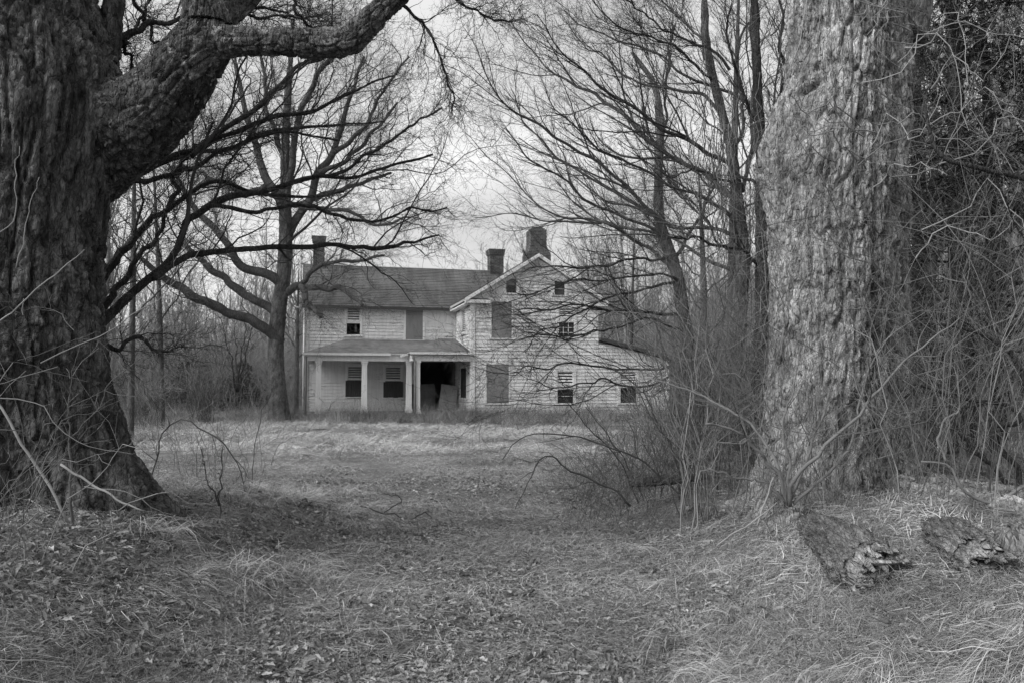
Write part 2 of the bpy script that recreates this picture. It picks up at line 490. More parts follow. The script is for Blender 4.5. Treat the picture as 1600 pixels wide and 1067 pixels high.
clapboards(front(V_MAIN), lambda z: (U_L + 0.1, -0.12), 0.30, 5.46, ops_main)
N_MAIN = len(BOARDS)
def glim(z):
    if z <= 5.33: return (0.14, W_G - 0.02)
    h = (7.40 - z) / GS - 0.02; return (max(3 - h, 0.14), min(3 + h, W_G - 0.05))
clapboards(front(0.0), glim, 0.10, 7.25, ops_gab, 0.158)
clapboards(front(0.0), lambda z: (W_G + 0.0, min(W_LEAN - 0.1, W_G + (3.54 - z) / 0.235) if z > 2.66 else W_LEAN - 0.1), 0.10, 3.5, ops_gab, 0.158)
N_FRONT = len(BOARDS)
clapboards(side(0.0), lambda z: (0.13, V_MAIN - 0.06), 0.36, 5.2, [o_s1, o_s2])
clapboards(side(U_L), lambda z: (V_MAIN + 0.1, V_BACK), 0.3, 5.2, [])
def board_size(c): return np.linalg.norm(np.array(c[1]) - np.array(c[0]))
order = sorted(range(N_FRONT), key=lambda i: -board_size(BOARDS[i]))
big = set(order[:300]); rest = MB()
for i, c in enumerate(BOARDS):
    if i in big: MB().hexa(c).build('clapboard', M_SIDING, HOUSE)
    else: rest.hexa(c)
rest.build('clapboards', M_SIDING, HOUSE, kind='stuff')

# corner boards, frieze, foundation
for a in ((U_L - 0.03, U_L + 0.1, V_MAIN - 0.07, V_MAIN + 0.1, 0.25, 5.48), (-0.07, 0.13, -0.07, 0.12, 0.05, 5.42),
          (W_LEAN - 0.1, W_LEAN + 0.03, -0.07, 0.1, 0.05, 2.70), (-0.12, -0.004, V_MAIN - 0.04, V_MAIN - 0.001, 2.66, 5.48)):
    MB().box(*a).build('corner_board', M_TRIM, HOUSE)
MB().box(U_L + 0.1, -0.12, V_MAIN - 0.06, V_MAIN - 0.002, 5.33, 5.49).build('frieze_board', M_TRIM, HOUSE)
MB().box(-0.02, W_LEAN + 0.01, -0.035, 0.4, -0.4, 0.10).build('foundation', M_STONE, HOUSE)
MB().box(U_L - 0.02, -0.05, V_MAIN - 0.03, V_MAIN + 0.3, -0.4, 0.30).build('foundation', M_STONE, HOUSE)

# windows ---------------------------------------------------------------
def casing(F, o, w=0.10, d=0.062, name='window', sillw=0.05):
    m = MB(); u0, u1, z0, z1 = o
    def bx(a, b, c, e, d0=0.0, d1=d): m.hexa([F(a, d0, c), F(b, d0, c), F(b, d1, c), F(a, d1, c), F(a, d0, e), F(b, d0, e), F(b, d1, e), F(a, d1, e)])
    bx(u0 - w, u0, z0, z1); bx(u1, u1 + w, z0, z1); bx(u0 - w - 0.02, u1 + w + 0.02, z1, z1 + 0.12, 0.0, d + 0.012)
    f = m.build(name, M_TRIM, HOUSE)
    m2 = MB(); a, b, c, e = u0 - w - sillw, u1 + w + sillw, z0 - 0.06, z0
    m2.hexa([F(a, -0.1, c), F(b, -0.1, c), F(b, 0.09, c - 0.015), F(a, 0.09, c - 0.015), F(a, -0.1, e), F(b, -0.1, e), F(b, 0.09, e - 0.015), F(a, 0.09, e - 0.015)])
    m2.build('sill', M_TRIM, f)
    return f
def fbox(F, a, b, c, e, d0, d1):
    return MB().hexa([F(a, d0, c), F(b, d0, c), F(b, d1, c), F(a, d1, c), F(a, d0, e), F(b, d0, e), F(b, d1, e), F(a, d1, e)])
def louvre(F, f, u0, u1, z0, z1, n, mat=None):
    mat = mat or M_TRIM; st = 0.045
    for a, b, c, e in ((u0, u0 + st, z0, z1), (u1 - st, u1, z0, z1), (u0 + st, u1 - st, z1 - st, z1), (u0 + st, u1 - st, z0, z0 + st)):
        fbox(F, a, b, c, e, -0.03, 0.03).build('shutter_rail', mat, f)
    p = (z1 - z0 - 2 * st) / n
    for i in range(n):
        z = z0 + st + p * i; a, b = u0 + st, u1 - st; th = 0.026
        MB().hexa([F(a, 0.026, z), F(b, 0.026, z), F(b, 0.026, z + th), F(a, 0.026, z + th), F(a, -0.03, z + p * 0.42), F(b, -0.03, z + p * 0.42), F(b, -0.03, z + p * 0.42 + th), F(a, -0.03, z + p * 0.42 + th)]).build('slat', mat, f)
def plank_cover(F, f, u0, u1, z0, z1, n, mat, d=(0.0, 0.03)):
    w = (u1 - u0) / n
    for i in range(n): fbox(F, u0 + w * i + 0.004, u0 + w * (i + 1) - 0.004, z0 + RNG.uniform(-.02, .02), z1 + RNG.uniform(-.02, .02), d[0], d[1] + RNG.uniform(0, .012)).build('plank', mat, f)
FM, FG, FS = front(V_MAIN), front(0.0), side(0.0)
def splitz(py, o, v): return FZ(py, (o[0] + o[1]) / 2, v)
# upper left window of the long wing
f = casing(FM, o_up1); z = splitz(503.5, o_up1, V_MAIN)
louvre(FM, f, o_up1[0], o_up1[1], z, o_up1[3], 5); fbox(FM, o_up1[0], o_up1[1], z - 0.06, z - 0.003, -0.08, 0.02).build('meeting_rail', M_TRIM, f)
u = o_up1[0] + 0.62 * (o_up1[1] - o_up1[0]); fbox(FM, u, u + 0.11, o_up1[2] + 0.16, z - 0.07, -0.3, -0.27).build('curtain_strip', M_PLY, f)
f = casing(FM, o_up2); fbox(FM, o_up2[0] - 0.01, o_up2[1] + 0.01, o_up2[2] - 0.01, o_up2[3] + 0.005, -0.02, 0.052).build('plywood_sheet', M_PLY, f)
for o, y in ((o_pa, 593.5), (o_pb, 595)):
    f = casing(FM, o); z = splitz(y, o, V_MAIN); louvre(FM, f, o[0], o[1], z, o[3], 5)
    plank_cover(FM, f, o[0] - 0.09, o[1] + 0.09, o[2] - 0.02, z - 0.03, 4, M_DARKWOOD, (0.066, 0.09))
# attic windows
f = casing(FG, o_at1, 0.13); u0, u1, z0, z1 = o_at1
fbox(FG, u0, u1, z0 + 0.52 * (z1 - z0), z1, -0.07, -0.02).build('sash', M_PLY, f)
for i, h in enumerate((0.12, 0.2, 0.16)): MB().prism([FG(u0 + 0.05 + i * 0.13, -0.06, z0), FG(u0 + 0.16 + i * 0.13, -0.06, z0), FG(u0 + 0.09 + i * 0.13, -0.06, z0 + h)], [FG(u0 + 0.05 + i * 0.13, -0.065, z0), FG(u0 + 0.16 + i * 0.13, -0.065, z0), FG(u0 + 0.09 + i * 0.13, -0.065, z0 + h)]).build('broken_pane', M_GLASS, f)
f = casing(FG, o_at2, 0.13); u0, u1, z0, z1 = o_at2
fbox(FG, u0, u1, z0, z1, -0.08, -0.05).build('sash', M_DARKWOOD, f); fbox(FG, u0, u1, z0 + 0.42 * (z1 - z0), z0 + 0.5 * (z1 - z0), -0.049, -0.02).build('meeting_rail', M_PLY, f)
# boarded gable windows
for o in (o_b1, o_b3):
    f = casing(FG, o, 0.07, 0.058); fbox(FG, o[0] - 0.015, o[1] + 0.015, o[2] - 0.01, o[3] + 0.01, -0.02, 0.052).build('plywood_sheet', M_PLY, f)
# sash windows with louvred tops
def sash_window(o, y_l, y_p, cols, rows, vv=0.0):
    F = FG; f = casing(F, o, 0.12); zl = splitz(y_l, o, vv); zp = splitz(y_p, o, vv); u0, u1, z0, z1 = o
    louvre(F, f, u0, u1, zl, z1, 4)
    fbox(F, u0, u1, zp, zl - 0.003, -0.05, 0.02).build('meeting_rail', M_TRIM, f)
    fbox(F, u0, u1, z0, zp - 0.003, -0.10, -0.09).build('pane', M_GLASS, f)
    for i in range(1, cols): fbox(F, u0 + (u1 - u0) * i / cols - 0.012, u0 + (u1 - u0) * i / cols + 0.012, z0 + 0.002, zp - 0.005, -0.088, -0.06).build('muntin', M_TRIM, f)
    for i in range(1, rows): fbox(F, u0 + 0.002, u1 - 0.002, z0 + (zp - z0) * i / rows - 0.012, z0 + (zp - z0) * i / rows + 0.012, -0.086, -0.058).build('muntin', M_TRIM, f)
sash_window(o_w2, 498, 504, 3, 3); sash_window(o_w4, 602, 608, 1, 2); sash_window(o_w5, 598, 605, 1, 1)
# return wall windows
f = casing(FS, o_s1, 0.09); louvre(FS, f, o_s1[0], o_s1[1], o_s1[2], o_s1[3], 11)
f = casing(FS, o_s2, 0.09); w = (o_s2[1] - o_s2[0]) / 2
louvre(FS, f, o_s2[0], o_s2[0] + w - 0.02, o_s2[2], o_s2[3], 18, M_DARKWOOD); louvre(FS, f, o_s2[0] + w + 0.02, o_s2[1], o_s2[2], o_s2[3], 18, M_DARKWOOD)

# roofs -----------------------------------------------------------------
def slope(name, e0, e1, r0, r1, n, mat, th=0.03, base=0.09, edge=None):
    """a roof slope of overlapping courses from the eave e0-e1 up to the ridge r0-r1 on a solid deck"""
    e0, e1, r0, r1 = [np.array(p, float) for p in (e0, e1, r0, r1)]
    nn = np.cross(e1 - e0, (r0 + r1) / 2 - (e0 + e1) / 2); nn /= np.linalg.norm(nn)
    if nn[2] < 0: nn = -nn
    deck = MB(); dn = nn * base
    deck.hexa([e0 - dn, e1 - dn, r1 - dn, r0 - dn, e0, e1, r1, r0]); d = deck.build(name, M_TRIM if edge is None else edge, HOUSE)
    m = MB()
    for i in range(n):
        t0, t1 = i / n, min((i + 1.25) / n, 1.0)
        a, b = e0 + (r0 - e0) * t0, e1 + (r1 - e1) * t0; c, q = e1 + (r1 - e1) * t1, e0 + (r0 - e0) * t1
        sag = RNG.normal(0, 0.004)
        lo, hi = nn * 0.003, nn * 0.004
        m.hexa([a + lo, b + lo, c + lo, q + lo, a + nn * (th + sag), b + nn * (th + sag), c + hi * 2, q + hi * 2])
    m.build('shingle_courses', mat, d, kind='stuff')
    return d
ov = 0.22
zl = lambda v: Z_RIDGE - abs(v - V_RIDGE) * (Z_RIDGE - Z_EAVE) / (V_RIDGE - V_MAIN)
ve = V_MAIN - 0.32
slope('roof', (U_L - ov, ve, zl(ve) + 0.04), (0.9, ve, zl(ve) + 0.04), (U_L - ov, V_RIDGE, Z_RIDGE + 0.04), (2.98, V_RIDGE, Z_RIDGE + 0.04), 25, M_ROOF)
slope('roof', (3.0, V_BACK + 0.3, zl(V_BACK + 0.3) + 0.035), (U_L - ov, V_BACK + 0.3, zl(V_BACK + 0.3) + 0.035), (3.0, V_RIDGE + 0.01, Z_RIDGE + 0.035), (U_L - ov, V_RIDGE + 0.01, Z_RIDGE + 0.035), 12, M_ROOF)
ue = 0.36; vf = -0.34
slope('roof', (-ue, V_BACK, gable_top(-ue) + 0.05), (-ue, vf, gable_top(-ue) + 0.05), (2.99, V_BACK, 7.45), (2.99, vf, 7.45), 25, M_ROOF)
slope('roof', (W_G + ue, vf, gable_top(W_G + ue) + 0.05), (W_G + ue, V_BACK, gable_top(W_G + ue) + 0.05), (3.01, vf, 7.45), (3.01, V_BACK, 7.45), 25, M_ROOF)
slope('roof', (W_LEAN + 0.45, -0.28, lean_top(W_LEAN + 0.45) + 0.10), (W_LEAN + 0.45, V_BACK, lean_top(W_LEAN + 0.45) + 0.10), (W_G + 0.01, -0.28, 3.72), (W_G + 0.01, V_BACK, 3.72), 20, M_ROOF, 0.05, 0.12, M_DARKWOOD)
# rake boards, cornice returns, eave gutter
def rake(ua, ub, d0, d1, dz, h, name='rake_board'):
    za, zb = gable_top(ua) + dz, gable_top(ub) + dz
    MB().hexa([(ua, d0, za - h), (ub, d0, zb - h), (ub, d1, zb - h), (ua, d1, za - h), (ua, d0, za), (ub, d0, zb), (ub, d1, zb), (ua, d1, za)]).build(name, M_TRIM, HOUSE)
rake(-ue, 3.0, vf - 0.03, vf - 0.002, 0.07, 0.17); rake(3.002, W_G + ue, vf - 0.03, vf - 0.002, 0.07, 0.17)
rake(-0.1, 3.0, -0.085, -0.03, -0.10, 0.22, 'frieze_board'); rake(3.002, W_G + 0.1, -0.085, -0.03, -0.10, 0.22, 'frieze_board')
for a, b in ((-0.34, 0.78), (W_G - 0.65, W_G + 0.34)):
    MB().box(a, b, -0.33, -0.05, 5.16, 5.30).build('cornice_return', M_TRIM, HOUSE)
    MB().prism([(a + 0.02, -0.31, 5.302), (b - 0.02, -0.31, 5.302), (b - 0.02, -0.05, 5.302), (a + 0.02, -0.05, 5.302)], [(a + 0.02, -0.12, 5.38), (b - 0.02, -0.12, 5.38), (b - 0.02, -0.05, 5.38), (a + 0.02, -0.05, 5.38)]).build('cornice_cap', M_ROOF, HOUSE)
MB().box(-ue + 0.02, -0.04, -0.04, V_MAIN - 0.34, 5.13, 5.19).build('soffit', M_TRIM, HOUSE)
MB().box(U_L - ov, -ue - 0.02, ve - 0.05, ve - 0.004, zl(ve) - 0.10, zl(ve) + 0.03).build('fascia', M_DARKWOOD, HOUSE)
MB().tube([(U_L - 0.1, V_MAIN - 0.12, 5.25), (U_L - 0.1, V_MAIN - 0.12, 0.1)], 0.04, 8).build('conduit_pipe', M_TRIM, HOUSE, True)
MB().tube([(U_L - 0.1, V_MAIN - 0.12, 5.15), (U_L - 0.48, V_MAIN - 0.12, 5.2), (U_L - 0.55, V_MAIN - 0.12, 5.26)], 0.03, 8).build('service_bracket', M_TRIM, HOUSE, True)

# chimneys, brick by brick where they show -------------------------------
BM = {}
def brick_mesh(l):
    k = round(l, 3)
    if k not in BM:
        m = MB().box(0, l, 0, 0.10, 0, 0.062); lo = [i for f in m.f for i in f]; BM[k] = mesh_np('brick', m.v, lo, [4] * 6, False)
        BM[k].materials.append(M_BRICK)
    return BM[k]
def chimney(u, v, w, d, z0, z1, cap=0, shoulder=None):
    prof = lambda z: (w, d)
    if shoulder: prof = lambda z: (w + shoulder[1] * (1 - ss(shoulder[0] - 0.25, shoulder[0] + 0.25, z)), d + shoulder[1] * 0.5 * (1 - ss(shoulder[0] - 0.25, shoulder[0] + 0.25, z)))
    body = MB(); mm = MB(); n = int((z1 - z0) / 0.075)
    for i in range(n):
        z = z0 + i * 0.075; ww, dd = prof(z)
        if cap and n - 1 - i < cap: k = 0.05 * (cap - (n - 1 - i)) / cap + 0.03; ww += 2 * k; dd += 2 * k
        if shoulder and i > n - 3: k = 0.08 * (i - n + 3); ww -= 2 * k; dd -= 2 * k
        body.box(u - ww / 2 + 0.012, u + ww / 2 - 0.012, v - dd / 2 + 0.012, v + dd / 2 - 0.012, z, z + 0.0752)
        off = 0.11 if i % 2 else 0.0
        for face in range(4):
            L_ = ww if face % 2 == 0 else dd; s = -off
            while s < L_ - 0.02:
                a, b = max(s, 0.0), min(s + 0.21, L_); s += 0.222
                if b - a < 0.03: continue
                j = RNG.normal(0, 0.003)
                if face == 0: mm.box(u - ww / 2 + a, u - ww / 2 + b, v - dd / 2 + j, v - dd / 2 + 0.05, z, z + 0.063)
                elif face == 2: mm.box(u - ww / 2 + a, u - ww / 2 + b, v + dd / 2 - 0.05, v + dd / 2 - j, z, z + 0.063)
                elif face == 3: mm.box(u - ww / 2 + j, u - ww / 2 + 0.05, v - dd / 2 + a + 0.051, v - dd / 2 + min(b, L_ - 0.052), z, z + 0.063) if b - a > 0.11 else None
                else: mm.box(u + ww / 2 - 0.05, u + ww / 2 - j, v - dd / 2 + a + 0.051, v - dd / 2 + min(b, L_ - 0.052), z, z + 0.063) if b - a > 0.11 else None
    c = body.build('chimney', M_MORTAR, HOUSE); mm.build('bricks', M_BRICK, c, kind='stuff')
    return c
def u_at(px, v): return FU(px, v)
chimney(u_at(496, V_RIDGE), V_RIDGE, 0.56, 0.6, 7.2, 9.1, 4)
chimney(u_at(774, V_RIDGE), V_RIDGE, 0.74, 0.7, 7.2, 8.78, 4)
chimney(u_at(838.5, 1.6), 1.6, 0.80, 0.8, 6.7, 9.10, 0, (7.85, 0.34))

# porch -----------------------------------------------------------------
VP, VR, UR = 1.15, -0.05, -2.55      # front of the long bay, front of the entrance bay, its left end
MB().box(U_L + 0.02, UR - 0.12, VP - 0.1, V_MAIN - 0.05, FLOOR - 0.14, FLOOR).build('porch_floor', M_PROOF, HOUSE)
MB().box(UR - 0.1, -0.06, VR - 0.12, V_MAIN - 0.05, FLOOR - 0.12, FLOOR + 0.003).build('porch_floor', M_PROOF, HOUSE)
MB().box(UR - 0.05, -0.12, VR - 0.09, VR - 0.04, FLOOR - 0.42, FLOOR - 0.13).build('porch_skirt', M_PLY, HOUSE)
MB().box(U_L + 0.05, UR - 0.15, VP - 0.04, VP + 0.06, -0.25, FLOOR - 0.15).build('porch_skirt', M_DARKWOOD, HOUSE)
MB().box(U_L + 0.12, UR + 0.05, VP - 0.11, VP + 0.09, 2.62, 2.88).build('porch_beam', M_TRIM, HOUSE)
MB().box(UR - 0.08, -0.06, VR - 0.10, VR + 0.10, 2.61, 2.87).build('porch_beam', M_TRIM, HOUSE)
MB().box(UR - 0.09, UR + 0.09, VR + 0.11, VP - 0.12, 2.615, 2.875).build('porch_beam', M_TRIM, HOUSE)
MB().box(U_L + 0.12, U_L + 0.30, VP + 0.1, V_MAIN - 0.05, 2.625, 2.88).build('porch_beam', M_TRIM, HOUSE)
MB().box(U_L + 0.05, -0.05, VP - 0.12, V_MAIN - 0.05, 2.885, 2.915).build('porch_ceiling', M_TRIM, HOUSE)
def column(u, v, w=0.25):
    m = MB(); h = w / 2; z0 = FLOOR + 0.003
    m.box(u - h - .03, u + h + .03, v - h - .03, v + h + .03, z0, z0 + .16)
    m.prism([(u - h, v - h, z0 + .162), (u + h, v - h, z0 + .162), (u + h, v + h, z0 + .162), (u - h, v + h, z0 + .162)],
            [(u - h * .86, v - h * .86, 2.46), (u + h * .86, v - h * .86, 2.46), (u + h * .86, v + h * .86, 2.46), (u - h * .86, v + h * .86, 2.46)])
    m.box(u - h * .98, u + h * .98, v - h * .98, v + h * .98, 2.462, 2.53); m.box(u - h * 1.22, u + h * 1.22, v - h * 1.22, v + h * 1.22, 2.532, 2.61)
    return m.build('porch_column', M_TRIM, HOUSE)
column(FU(498, VP), VP); column(FU(569.5, VP), VP); column(FU(639, VP), VP); column(FU(652.5, VR), VR, 0.22)
# porch roof: hipped at the left, a separate hip over the entrance bay
VE = VP - 0.22
zp = lambda v: 2.95 + (v - VE) * 0.78 / (V_MAIN - VE)
slope('porch_roof', (U_L - 0.12, VE, 2.95), (UR, VE, 2.95), (-5.3, V_MAIN - 0.03, zp(V_MAIN)), (-0.06, V_MAIN - 0.03, zp(V_MAIN)), 9, M_PROOF, 0.012, 0.05)
slope('porch_roof', (U_L - 0.12, V_MAIN - 0.03, 2.95), (U_L - 0.12, VE, 2.95), (-5.30, V_MAIN - 0.03, zp(V_MAIN)), (-5.305, V_MAIN - 0.035, zp(V_MAIN)), 6, M_DARKWOOD, 0.012, 0.03)
slope('porch_roof', (UR - 0.2, VR - 0.22, 2.97), (-0.05, VR - 0.22, 2.97), (-0.85, V_MAIN - 0.04, 3.82), (-0.05, V_MAIN - 0.04, 3.82), 3, M_PROOF, 0.008, 0.05)
slope('porch_roof', (UR - 0.2, VE + 0.1, 2.98), (UR - 0.2, VR - 0.22, 2.97), (-0.85, V_MAIN - 0.05, 3.82), (-0.86, V_MAIN - 0.06, 3.82), 3, M_PROOF, 0.008, 0.03)
MB().box(U_L - 0.1, FU(610, VE), VE - 0.12, VE - 0.01, 2.86, 2.96).build('gutter', M_TRIM, HOUSE)
MB().hexa([(FU(625, VE), VE - 0.12, 2.80), (FU(637, VE), VE - 0.12, 2.87), (FU(637, VE), VE - 0.02, 2.87), (FU(625, VE), VE - 0.02, 2.80), (FU(625, VE), VE - 0.12, 2.89), (FU(637, VE), VE - 0.12, 2.97), (FU(637, VE), VE - 0.02, 2.97), (FU(625, VE), VE - 0.02, 2.89)]).build('gutter', M_TRIM, HOUSE)
MB().box(UR - 0.22, -0.05, VR - 0.33, VR - 0.225, 2.89, 2.985).build('gutter', M_TRIM, HOUSE)
MB().tube([(U_L + 0.02, VE - 0.08, 2.86), (U_L + 0.05, VE + 0.12, 2.62), (U_L + 0.05, VE + 0.12, 0.2)], 0.045, 8).build('downspout', M_PLY, HOUSE, True)
MB().tube([(UR - 0.12, VR - 0.26, 2.88), (UR - 0.06, VR - 0.2, 2.72), (UR + 0.02, VR - 0.16, 2.55), (UR + 0.02, VR - 0.16, 0.0)], 0.05, 8).build('downspout', M_METAL, HOUSE, True)

# loose things on the porch ---------------------------------------------
def H2W(u, v, z): return np.array([HC[0] + _uc * u - _us * v, HC[1] + _us * u + _uc * v, z])
def leaning(name, label, cat, u, v, w, h, th, lean, mat, panels=0, turn=0.0):
    e = empty(name, H2W(u, v, FLOOR + 0.006), TH + turn); e.rotation_euler = (-lean, 0.0, TH + turn)
    tag(e, label, cat)
    b = MB().box(-w / 2, w / 2, 0, th, 0, h); b.build('leaf' if panels else 'sheet', mat, e)
    for i in range(panels):
        z = 0.14 + i * (h - 0.2) / panels
        MB().box(-w / 2 + 0.12, w / 2 - 0.12, -0.012, -0.001, z, z + (h - 0.2) / panels - 0.12).build('panel', mat, e)
    return e
M_OLDDOOR = simple_mat('flaking_door_paint', 0.30, 0.46, 3.0); M_SHEET = simple_mat('stained_board', 0.10, 0.17, 2.5)
leaning('loose_door', 'pale panelled door leaning at an angle in the dark porch opening', 'door', -0.66, V_MAIN - 1.3, 0.80, 1.30, 0.04, 0.32, M_OLDDOOR, 2, -0.12).rotation_euler.y = 0.14
leaning('wooden_board', 'wide dark wooden board propped in the porch behind the loose door', 'board', -1.72, V_MAIN - 0.5, 1.3, 1.3, 0.03, 0.2, M_SHEET)
m = MB()
for i in range(16):
    a = RNG.uniform(0, 6.28); l = RNG.uniform(.2, .55); c = np.array([-0.45 + RNG.normal(0, .32), 0.25 + RNG.normal(0, .14), FLOOR + 0.02 + RNG.uniform(0, .10)])
    d = np.array([math.cos(a), math.sin(a), RNG.normal(0, .2)]) * l / 2; s = np.array([-math.sin(a), math.cos(a), 0]) * RNG.uniform(.02, .06); zz = np.array([0, 0, .02])
    m.hexa([c - d - s, c + d - s, c + d + s, c - d + s, c - d - s + zz, c + d - s + zz, c + d + s + zz, c - d + s + zz])
mm = m.build('debris_heap', M_OLDDOOR); mm.location = (HC[0], HC[1], 0); mm.rotation_euler = (0, 0, TH)
tag(mm, 'low heap of broken wood scraps on the edge of the entrance porch floor', 'debris')
# ------------------------------------------------------------------ wood: bark, limbs, branching
def bark_mat(name, lo, hi, lichen=0.0, lich_v=0.3, rough=0.95, sc=1.0):
    m, t, b = new_mat(name)
    tc = t.nodes.new('ShaderNodeTexCoord'); mp = t.nodes.new('ShaderNodeMapping'); mp.inputs['Scale'].default_value = (1.0, 1.0, 0.26)
    nz = t.nodes.new('ShaderNodeTexNoise'); nz.inputs['Scale'].default_value = 9.0 * sc; nz.inputs['Detail'].default_value = 3
    va = t.nodes.new('ShaderNodeVectorMath'); va.operation = 'MULTIPLY_ADD'; va.inputs[1].default_value = (0.05, 0.05, 0.05)
    vo = t.nodes.new('ShaderNodeTexVoronoi'); vo.feature = 'DISTANCE_TO_EDGE'; vo.inputs['Scale'].default_value = 24.0 * sc
    t.links.new(tc.outputs['Object'], nz.inputs['Vector']); t.links.new(nz.outputs['Color'], va.inputs[0]); t.links.new(tc.outputs['Object'], va.inputs[2])
    t.links.new(va.outputs[0], mp.inputs['Vector']); t.links.new(mp.outputs['Vector'], vo.inputs['Vector'])
    crk = ramp(t, vo.outputs['Distance'], [(0.0, 0.0), (0.16, 1.0)])
    a = noise_node(t, 15.0 * sc, 6, 0.72, (1.0, 1.0, 0.28), dist=0.4); f = noise_node(t, 62.0 * sc, 4, 0.75, (1.0, 1.0, 0.55)); l = noise_node(t, 1.6, 5, 0.65)
    c = ramp(t, a, [(0.36, lo), (0.62, hi)])
    c = mixc(t, 'MULTIPLY', 0.85, c, ramp(t, f, [(0.32, 0.45), (0.68, 1.4)]))
    c = mixc(t, 'MULTIPLY', 0.8, c, ramp(t, l, [(0.35, 0.5), (0.62, 1.25)]))
    at_ = t.nodes.new('ShaderNodeAttribute'); at_.attribute_name = 'plate'
    c = mixc(t, 'MULTIPLY', 1.0, c, ramp(t, at_.outputs['Fac'], [(0.0, 0.95), (0.15, 0.95), (0.2, 0.5), (0.75, 1.45)]))
    if lichen:
        q = noise_node(t, 11.0, 3, 0.5, None, dist=0.8)
        c = mixc(t, 'MIX', ramp(t, q, [(1 - lichen - 0.02, 0.0), (1 - lichen + 0.02, 1.0)]), c, lich_v)
    t.links.new(c, b.inputs['Base Color']); b.inputs['Roughness'].default_value = rough
    h = mixc(t, 'ADD', 0.6, a, f); h = mixc(t, 'ADD', 0.8, h, crk); bump(t, b, h, 0.8, 0.035)
    return m
M_BARK_L = bark_mat('dark_shaggy_maple_bark', 0.03, 0.14)
M_BARK_LIMB = bark_mat('lichened_maple_bark', 0.03, 0.13, 0.37, 0.24)
M_BARK_R = bark_mat('pale_grey_maple_bark', 0.10, 0.37)
M_BARK_MID = bark_mat('grey_tree_bark', 0.07, 0.15, 0, 0, 0.95, 1.5)
M_BARK_DK = bark_mat('wet_dark_branch_bark', 0.035, 0.085, 0.30, 0.13, 0.9, 1.5)
M_TWIG_DK = twig_mat('dark_twigs', 0.035, 0.10)
M_TWIG = twig_mat('grey_twigs', 0.06, 0.14)
M_TWIG_PALE = twig_mat('pale_bare_stems', 0.14, 0.36)
M_TWIG_MIX = twig_mat('mixed_brush_stems', 0.06, 0.28)
M_TWIG_FAR = twig_mat('hazy_far_twigs', 0.16, 0.30)  # distance haze put into the colour: twigs lightened, no haze volume

def plates(a, b, cw, ch, seed):
    """long bark plates: returns the crack distance, a value per plate and the place along it"""
    X = a / cw; Y = b / ch; ix = np.floor(X).astype(np.int64); iy = np.floor(Y).astype(np.int64)
    F1 = np.full(X.shape, 9.0); F2 = np.full(X.shape, 9.0); rid = np.zeros(X.shape); dy1 = np.zeros(X.shape)
    def hs(i, j, k):
        n = (i * 374761393 + j * 668265263 + (seed + k) * 974711 + k * 1274126177) & 0xffffffff
        n = ((n ^ (n >> 13)) * 1274126177) & 0xffffffff
        return ((n ^ (n >> 16)) & 0xffff) / 65535.0
    for dx in (-1, 0, 1):
        for dy in (-1, 0, 1):
            i, j = ix + dx, iy + dy
            ex = X - (i + 0.1 + 0.8 * hs(i, j, 1)); ey = Y - (j + 0.1 + 0.8 * hs(i, j, 2)); d = np.sqrt(ex * ex + ey * ey)
            nw = d < F1; F2 = np.where(nw, F1, np.minimum(F2, d)); rid = np.where(nw, hs(i, j, 3), rid); dy1 = np.where(nw, ey, dy1); F1 = np.where(nw, d, F1)
    return F2 - F1, rid, dy1

PLATE = [None]
def bark_disp(Q, PH, RR, amp, seed, f=1.0, el=1.0):
    """furrowed, flaking bark relief; Q are (around, around, along) coordinates in metres"""
    Rm = float(np.median(RR)); A = Rm * ((PH - np.pi / 2) % (2 * np.pi)); B = Q[..., 2]
    w1 = fbm(Q * np.array([6.0, 6.0, 1.2]) * f, seed + 5, 3) - 0.5; w2 = fbm(Q * np.array([5.0, 5.0, 2.0]) * f, seed + 6, 2) - 0.5
    A1 = A + 0.17 * w1 / f; B1 = B + 0.35 * w2 / f
    c1, r1, e1 = plates(A1, B1, 0.10 / f, 0.55 * el / f, seed)
    c2, r2, e2 = plates(A1 + 0.03 * w2 / f, B1, 0.036 / f, 0.17 * el / f, seed + 50)
    n3 = vnoise(Q * np.array([52.0, 52.0, 30.0]) * f, seed + 2); big = fbm(Q * np.array([2.2, 2.2, 0.8]), seed + 9, 2)
    d = 1.5 * ss(0.0, 0.24, c1) + 0.85 * (r1 - 0.5) - 0.5 * e1 * (r1 > 0.35)
    d = d + (0.45 * ss(0.0, 0.25, c2) + 0.75 * (r2 - 0.5) - 0.40 * e2) * (0.45 + 0.9 * big) + 0.8 * (n3 - 0.5)
    PLATE[0] = np.clip(0.2 + 0.8 * (0.6 * r1 + 0.4 * r2) + 0.5 * (big - 0.5), 0.2, 1.0)
    return amp * (d - 0.9) * (0.55 + 0.9 * fbm(Q * np.array([1.5, 1.5, 1.0]), seed + 13, 2))

